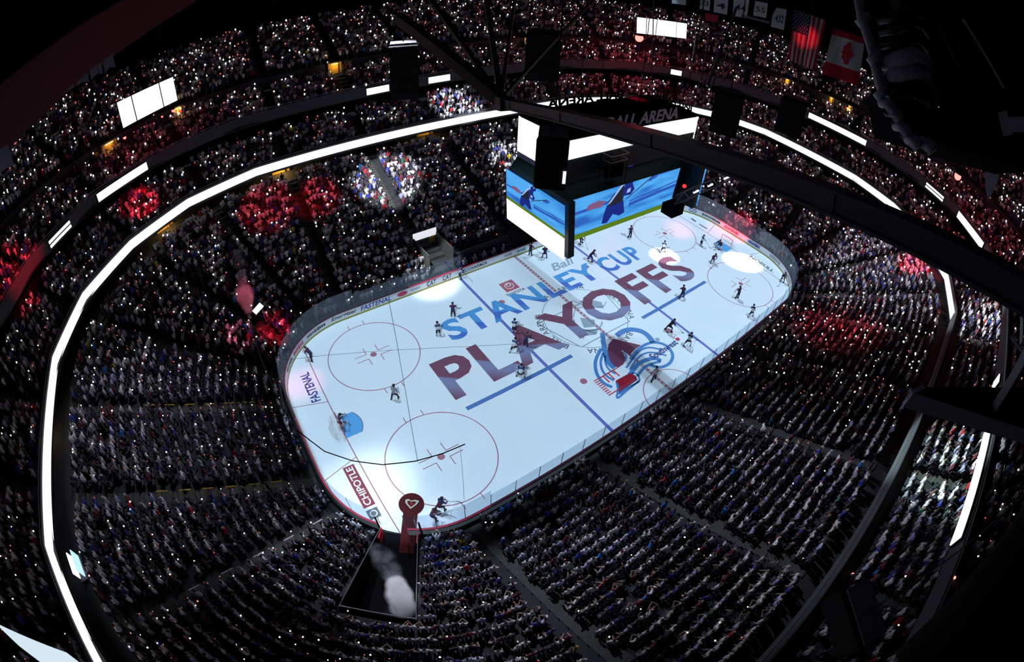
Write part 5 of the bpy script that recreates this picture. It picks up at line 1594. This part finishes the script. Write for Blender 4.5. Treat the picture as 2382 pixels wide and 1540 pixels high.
SK = [((918, 929), 'ref', 'refskate', 2.2, 'referee in stripes skating between the left circles', False), ((727, 836), 'navy', 'stride', -2.4, 'dark skater beside the red glow at far left corner', True),
      ((1054, 737), 'navy', 'stand', 2.6, 'dark skater standing above the first S of the lettering', True), ((1020, 782), 'white', 'stand', 2.9, 'white-clad skater left of the first S', True),
      ((1195, 775), 'white', 'stand', 2.4, 'white-clad skater farthest of three beside the letter A', True), ((1194, 820), 'white', 'stride', 2.2, 'white-clad skater nearest of three beside the letter A', True),
      ((1222, 806), 'navy', 'stand', 2.0, 'dark skater on the left foot of the big letter A', True), ((1210, 880), 'white', 'goalie', 2.4, 'white-clad goalie by the left blue line below the L', True),
      ((1553, 770), 'dark', 'stride', 1.2, 'burgundy skater near the right blue line above the airline lettering', True), ((1597, 805), 'white', 'stride', 1.9, 'small white-clad skater right of the airline lettering', True),
      ((1520, 886), 'ref', 'refskate', 2.6, 'referee in stripes leaning on the centre line near the glass', False), ((1585, 694), 'navy', 'stride', 2.4, 'dark skater crossing the right underline bar', True),
      ((1714, 695), 'navy', 'stand', 2.8, 'dark skater standing in the near right circle', True), ((1745, 738), 'white', 'stride', 2.2, 'skater below the near right circle beside the boards', True),
      ((1465, 553), 'navy', 'stand', 2.9, 'dark skater left of the far right circle', True), ((1541, 588), 'white', 'stride', 2.2, 'skater inside the smaller white spotlight', True),
      ((1629, 573), 'white', 'stand', 1.2, 'skater just left of the right goal', True), ((1656, 609), 'navy', 'stride', -.6, 'dark skater between the goal and the big spotlight', True),
      ((1672, 578), 'dark', 'goalie', -1.4, 'burgundy goalie crouching at the right crease', True), ((1371, 606), 'navy', 'stride', .9, 'dark skater bent forward right of the scoreboard corner', True),
      ((1348, 566), 'navy', 'glide', .4, 'dark skater half hidden right under the scoreboard edge', True), ((1233, 595), 'navy', 'stand', 1.9, 'dark skater at the far boards left of the scoreboard', True),
      ((1267, 602), 'navy', 'glide', 2.6, 'dark skater just below the white scoreboard panel', True), ((1069, 649), 'white', 'stand', 1.2, 'white-clad skater at the bench gate, blue line end', True),
      ((790, 990), 'white', 'goalie', 1.4, 'white-clad goalie in front of the left goal', True), ((1818, 654), 'navy', 'glide', -1.0, 'dark skater in the right corner by the boards', True),
      ((1006, 1210), 'navy', 'glide', 1.6, 'dark skater stepping off beside the round rug', True), ((1022, 1188), 'dark', 'stride', 1.9, 'burgundy skater leaving the rug towards the ice', True)]
for px, team, ps, fc, lab, st in SK:
    J = None; o = skater(px, team, ps, fc, lab, st)
for o in [k for k in COL.objects if k.name.startswith('hockey_stick') and k.type == 'EMPTY']:
    o['label'] = 'stick of the ' + ' '.join(o['label'].replace('black hockey stick held by the ', '').split()[:12])

# ------------------------------------------------------------------ goals
def goal(sx, label):
    e = empty('hockey_goal', (sx * 27.13, 0, 0), label, 'goal'); d = sx
    r = .03
    MB().tube([(0, -.915, 0), (0, -.915, 1.22)], r, 8).build('goal_post', M_REDP, e); MB().tube([(0, .915, 0), (0, .915, 1.22)], r, 8).build('goal_post', M_REDP, e)
    MB().tube([(0, -.93, 1.22), (0, .93, 1.22)], r, 8).build('crossbar', M_REDP, e)
    MB().tube([(0, -.915, .02), (d * .6, -1.0, .02), (d * 1.05, -.55, .02), (d * 1.05, .55, .02), (d * .6, 1.0, .02), (0, .915, .02)], .025, 6).build('base_frame', M_WHITE, e)
    net = MB(); M_ = M_WHITE
    for k in range(13):
        y = -.9 + 1.8 * k / 12; net.tube([(0, y, 1.2), (d * .5, y, 1.15), (d * (1.05 if abs(y) < .6 else .75), y, .03)], .008, 3)
    for k in range(6):
        t = (k + 1) / 7; x = d * (.5 + .5 * t); z = 1.15 * (1 - t); net.tube([(x * .9, -.95, z), (x, 0, z), (x * .9, .95, z)], .008, 3)
    for s in (-1, 1):
        for k in range(5):
            z = .2 + k * .22; net.tube([(0, s * .915, z), (d * .55, s * .97, z * .9), (d * .95, s * .6, z * .6)], .008, 3)
    tag(net.build('netting', M_, e), kind='stuff')
    return e


goal(-1, 'red-framed goal with white netting at the left crease'); goal(1, 'red-framed goal with white netting at the right crease')

# ------------------------------------------------------------------ player tunnel with carpet and smoke
TD = Vector((-.6, -.8, 0)); TS = Vector((.8, -.6, 0)); T0 = Vector((-27.1, -11.35, 0))
def tpt(a, b, z=0.0): return T0 + TD * a + TS * b + Vector((0, 0, z))
tun = empty('player_tunnel', T0, 'black walled player tunnel opening at the near left corner boards', 'tunnel')
def tunp(b, name, m): o = b.build(name, m, tun); o.location = -T0; return o
tunp(MB().poly([tpt(0, -1.5, .02), tpt(0, 1.5, .02), tpt(7.4, 2.4, .02), tpt(7.4, -2.4, .02)]), 'tunnel_floor', M_BLACK2)
for s in (-1, 1):
    tunp(MB().poly([tpt(.2, s * 1.36, 0), tpt(7.4, s * 2.42, 0), tpt(7.4, s * 2.42, 3.6), tpt(.2, s * 1.36, 1.1)]).poly([tpt(.2, s * 1.40, 1.1), tpt(7.4, s * 2.46, 3.6), tpt(7.4, s * 2.46, 0), tpt(.2, s * 1.40, 0)]), 'tunnel_wall', M_BLACK)
    tunp(MB().tube([tpt(.2, s * 1.38, 1.15), tpt(7.4, s * 2.44, 3.65)], .035, 8), 'hand_rail', M_STEEL)
    tunp(MB().beam(tpt(.1, s * 1.36, .55), tpt(1.0, s * 1.40, .6), .14, 1.0), 'red_gate', M_REDP)
    tunp(MB().beam(tpt(.0, s * 1.32, 1.6), tpt(.0, s * 1.32, 3.1), .05, .05), 'gate_upright', M_WHITE)
tunp(MB().poly([tpt(7.4, -2.4, 0), tpt(7.4, 2.4, 0), tpt(7.4, 2.4, 3.6), tpt(7.4, -2.4, 3.6)]), 'back_curtain', M_BLACK2)
tunp(MB().beam(tpt(7.3, -2.4, 3.65), tpt(7.3, 2.4, 3.65), .06, .08), 'back_rail', M_STEEL)
M_RUG = mat('rug_burgundy', (.085, .008, .012), rough=.95, noise=.4, nscale=9)
rc = Vector(atz(957, 1173, 0)); r0 = Vector(atz(950, 1243, 0))
rug = empty('welcome_rug', (rc.x, rc.y, 0), 'dark burgundy keyhole-shaped rug with a pale emblem, laid from tunnel to ice', 'rug')
def rgp(b, name, m, par=None):
    o = b.build(name, m, par or rug)
    if par is None: o.location = (-rc.x, -rc.y, 0)
    return o


rdisc = rgp(MB().prism([(rc.x + .98 * math.cos(a), rc.y + .98 * math.sin(a)) for a in np.linspace(0, 2 * PI, 41)[:-1]], .03, .045), 'rug_disc', M_RUG)
dv = Vector((r0.x - rc.x, r0.y - rc.y)).normalized(); nv = Vector((-dv.y, dv.x)) * .55
pA = Vector((rc.x, rc.y)) + dv * .7; pB = Vector((rc.x, rc.y)) + dv * 4.2
rgp(MB().prism([tuple(pA + nv), tuple(pA - nv), tuple(pB - nv), tuple(pB + nv)][::-1], .028, .042), 'rug_runner', M_RUG)
hp_ = [(-.62, .38), (-.35, .52), (-.05, .36), (.3, .5), (.7, .42), (.55, .05), (.25, -.3), (0, -.55), (-.3, -.25), (-.58, .05)]
ex, ey = Vector((math.cos(YAW - PI / 2), math.sin(YAW - PI / 2))), Vector((math.cos(YAW), math.sin(YAW)))
def emb(pts, k, z): return [(rc.x + (ex.x * p[0] + ey.x * p[1]) * k, rc.y + (ex.y * p[0] + ey.y * p[1]) * k, z) for p in pts]
rgp(MB().poly(emb(hp_, .95, .055)), 'emblem_edge', M_BLACK2, rdisc); rgp(MB().poly(emb(hp_, .82, .06)), 'emblem_pale', mat('emblem_cream', (.5, .42, .35), rough=.95), rdisc)
rgp(MB().poly(emb(hp_, .52, .065)), 'emblem_core', M_RUG, rdisc); rgp(MB().poly(emb([(-.25, .1), (0, .2), (.28, .1), (0, -.28)], .7, .07)), 'emblem_heart', mat('emblem_heart', (.22, .02, .03), rough=.95), rdisc)

# smoke puffs: thin scattering volumes in lumpy envelopes
def smoke(name, blobs, density, col, label, nscale=1.1, nlo=.42):
    """A cloud of soft puffs: each a sphere whose thin medium fades out towards its skin."""
    e = empty(name, blobs[0][0], label, 'smoke'); c0 = Vector(blobs[0][0])
    m = bpy.data.materials.new(name); m.use_nodes = True; nt = m.node_tree; nt.nodes.clear()
    o = nt.nodes.new('ShaderNodeOutputMaterial'); v = nt.nodes.new('ShaderNodeVolumePrincipled'); v.inputs['Color'].default_value = (*col, 1)
    tc = nt.nodes.new('ShaderNodeTexCoord'); n = nt.nodes.new('ShaderNodeTexNoise'); n.inputs['Scale'].default_value = nscale; n.inputs['Detail'].default_value = 3
    ge = nt.nodes.new('ShaderNodeNewGeometry'); nt.links.new(ge.outputs['Position'], n.inputs['Vector'])
    ln = nt.nodes.new('ShaderNodeVectorMath'); ln.operation = 'LENGTH'; nt.links.new(tc.outputs['Object'], ln.inputs[0])
    fo = nt.nodes.new('ShaderNodeMapRange'); fo.interpolation_type = 'SMOOTHSTEP'; fo.inputs[1].default_value = 1.0; fo.inputs[2].default_value = .25; nt.links.new(ln.outputs['Value'], fo.inputs[0])
    mr = nt.nodes.new('ShaderNodeMapRange'); mr.inputs[1].default_value = nlo; mr.inputs[2].default_value = .7; mr.inputs[3].default_value = 0; mr.inputs[4].default_value = density
    mu = nt.nodes.new('ShaderNodeMath'); mu.operation = 'MULTIPLY'
    nt.links.new(n.outputs['Fac'], mr.inputs[0]); nt.links.new(mr.outputs[0], mu.inputs[0]); nt.links.new(fo.outputs[0], mu.inputs[1])
    nt.links.new(mu.outputs[0], v.inputs['Density']); nt.links.new(v.outputs[0], o.inputs['Volume'])
    bm = bmesh.new(); bmesh.ops.create_icosphere(bm, subdivisions=2, radius=1.0); me = bpy.data.meshes.new('puff'); bm.to_mesh(me); bm.free(); me.materials.append(m)
    for p, r in blobs:
        k = link('puff', me, None, e); k.location = Vector(p) - c0; k.scale = (r * 1.35,) * 3
    return e


smoke('smoke_puff', [(tpt(5.6, -.9 + 1.9, 2.6), .8), (tpt(6.3, 1.3, 2.4), .75), (tpt(5.0, .8, 2.8), .65)], 7.0, (.95, .96, 1), 'dense white smoke puff over the tunnel beside its right wall', 1.0, .3)
smoke('smoke_wisp', [(tpt(3.9, .2, 2.6), .7), (tpt(3.2, -.3, 2.8), .75), (tpt(2.6, -.9, 2.7), .55), (tpt(4.4, .5, 2.5), .6)], 1.5, (.8, .85, 1), 'thin grey smoke wisp drifting over the tunnel mouth', 1.3, .42)
j0, j1, j2 = [Vector(atd(*p, t)) for p, t in (((583, 745), 46.0), ((570, 690), 46.3), ((556, 610), 46.6))]
nz = empty('smoke_jet_nozzle', j0, 'slim smoke jet nozzle standing in the far left corner seats', 'nozzle')
MB().tube([(0, 0, -1.6), (0, 0, 0)], [.10, .06], 8).build('nozzle_pipe', M_BLACK, nz); MB().box((0, 0, -1.65), (.5, .5, .12)).build('nozzle_base', M_BLACK, nz)
smoke('pink_smoke_jet', [(j0.lerp(j1, k), .12 + .62 * k) for k in (.15, .4, .65, .9, 1.1)], 4.0, (1, .85, .9), 'pink smoke jet shooting up behind the far left corner glass', 1.2, .28)
smoke('purple_smoke', [(j1.lerp(j2, k), .65) for k in (.35, .65, .95, 1.2)], .55, (.85, .8, 1), 'faint purple smoke drifting above the pink jet', .9, .42)
spot((-20, 4, 36), tuple(j1), 1.6, 70, (1.0, .16, .28), .6)
spot((-22, -4, 36), tuple(tpt(5.6, 1.0, 2.6)), 1.5, 110, (.85, .87, 1.0), .8)
wp = Vector(atd(600, 718, 45.5))
sg = empty('white_sign', wp, 'tilted bright white sign beside the pink smoke jet', 'sign', rz=YAW - PI / 2)
_a = MB().box((0, 0, 0), (1.5, .08, .5)).build('sign_face', M_LED, sg); _a.rotation_euler[1] = -.75
MB().tube([(0, .05, -.3), (0, .05, -2.0)], .04, 6).build('sign_post', M_BLACK, sg)

# ------------------------------------------------------------------ benches and the far side vomitory
bench = empty('players_bench', (-3.6, HY + 1.4, 0), 'long dark team bench behind the far boards', 'bench')
MB().box((0, 0, .45), (7.6, .4, .08)).build('bench_seat', M_BLACK, bench); MB().box((0, .55, .9), (7.8, .1, 1.8)).build('bench_back_wall', M_WALL, bench)
for k in range(6): MB().box((-3.5 + k * 1.4, 0, .2), (.08, .36, .42)).build('bench_leg', M_BLACK, bench)
MB().tube([(-3.9, .6, 1.85), (3.9, .6, 1.85)], .04, 6).build('bench_rail', M_STEEL, bench)
for k in range(11):
    J, E_ = human(hip=.5, arms='lap', seated=True, bulk=1.15, lean=.25)
    key = ('bench', k % 2)
    if key not in BODY: BODY[key] = skin_body('bench_body', J, E_, hockey_slots(), [(M_JN, M_JW)[k % 2], M_SKIN, M_HB, M_PK, M_HB, M_SKD, M_GLV, (M_JN, M_JW)[k % 2]], 1)
    o = bpy.data.objects.new('person', BODY[key]); COL.objects.link(o); o.location = (-6.9 + k * .66, HY + 1.35, 0.02); o.rotation_euler[2] = rng.normal(0, .2)
    tag(o, '%s player seated on the far bench, %s from the left' % (('navy-clad', 'white-clad')[k % 2], ORD[k]), 'person', 'players on the far bench')
    h = link('helmet', HELM['b' if k % 2 == 0 else 'w'], None, o); h.location = Vector(J['head1'][:3]) + Vector((0, 0, .03))
vb = Vector((-9.3, HY + 4.2, 1.4))
vo = empty('stand_exit', (-9.3, HY + 1.2, 0.3), 'lit stair exit with a white header panel between the far seats and the bench', 'exit')
MB().box((1.5, 2.0, 1.6), (.14, 4.0, 3.0)).build('side_wall', M_STAIR, vo); MB().box((-1.5, 2.0, 1.6), (.14, 4.0, 3.0)).build('side_wall', M_STAIR, vo)
MB().box((0, 4.0, 3.2), (3.0, .16, .9)).build('white_header', mat('header_white', (.8, .8, .82), emit=(.9, .92, 1), estr=.8), vo)
MB().box((0.9, 3.9, 1.6), (.8, .1, 2.2)).build('ochre_door', M_WARM, vo)
for k in range(7): MB().box((0, .3 + k * .5, -.1 + k * .17), (2.8, .5, .2)).build('step', M_STAIR, vo)
# television position in the left concourse
tv = Vector(atz(180, 1310, 9.4)); tvo = empty('concourse_screen', tv, 'bright bluish screen tilted under the ribbon at lower left', 'screen', rz=PI / 2 + .25)
MB().box((0, 0, 0), (1.7, .08, .9)).build('screen_face', emat('tv_cyan', (.45, .72, .95), 1.3), tvo); MB().box((0, .45, .02), (1.7, .08, .8)).build('screen_face', M_LED, tvo); MB().box((0, .22, -.6), (2.0, .7, .1)).build('counter', M_FASC, tvo)
# aisle hand rails in the near left corner and the left end
M_RAILW = mat('rail_white', (.6, .6, .62), rough=.4); M_RAILY = mat('rail_yellow', (.6, .42, .03), rough=.5)
def rails(s, ks, m, lab, d0=0.55):
    for j, k in enumerate(ks):
        d = d0 + .84 * k; z = .30 + .38 * k; (x, y), (nx, ny) = ring_at(s, d); 
        a = Vector((x, y, z)); b_ = Vector((x + nx * .8, y + ny * .8, z + .38))
        o = MB().tube([a, a + Vector((0, 0, .95)), b_ + Vector((0, 0, .95)), b_], .045, 6).build('aisle_handrail', m); origin_to(o, a)
        tag(o, '%s, %s from the ice' % (lab, ORD[j]), 'handrail', 'aisle handrails')
rails(AIS[min(range(len(AIS)), key=lambda i: abs(AIS[i] - s_of(-29.6, -8.2)))], (2, 5, 8, 11, 14), M_RAILW, 'white U-shaped handrail on the aisle left of the tunnel')
rails(s_of(-HX, -4.42), (3, 5, 7, 9, 11, 13), M_RAILY, 'yellow handrail on the lower aisle behind the left goal')
rails(s_of(-HX, 4.42), (3, 5, 7, 9, 11, 13), M_RAILY, 'yellow handrail on the upper aisle behind the left goal')
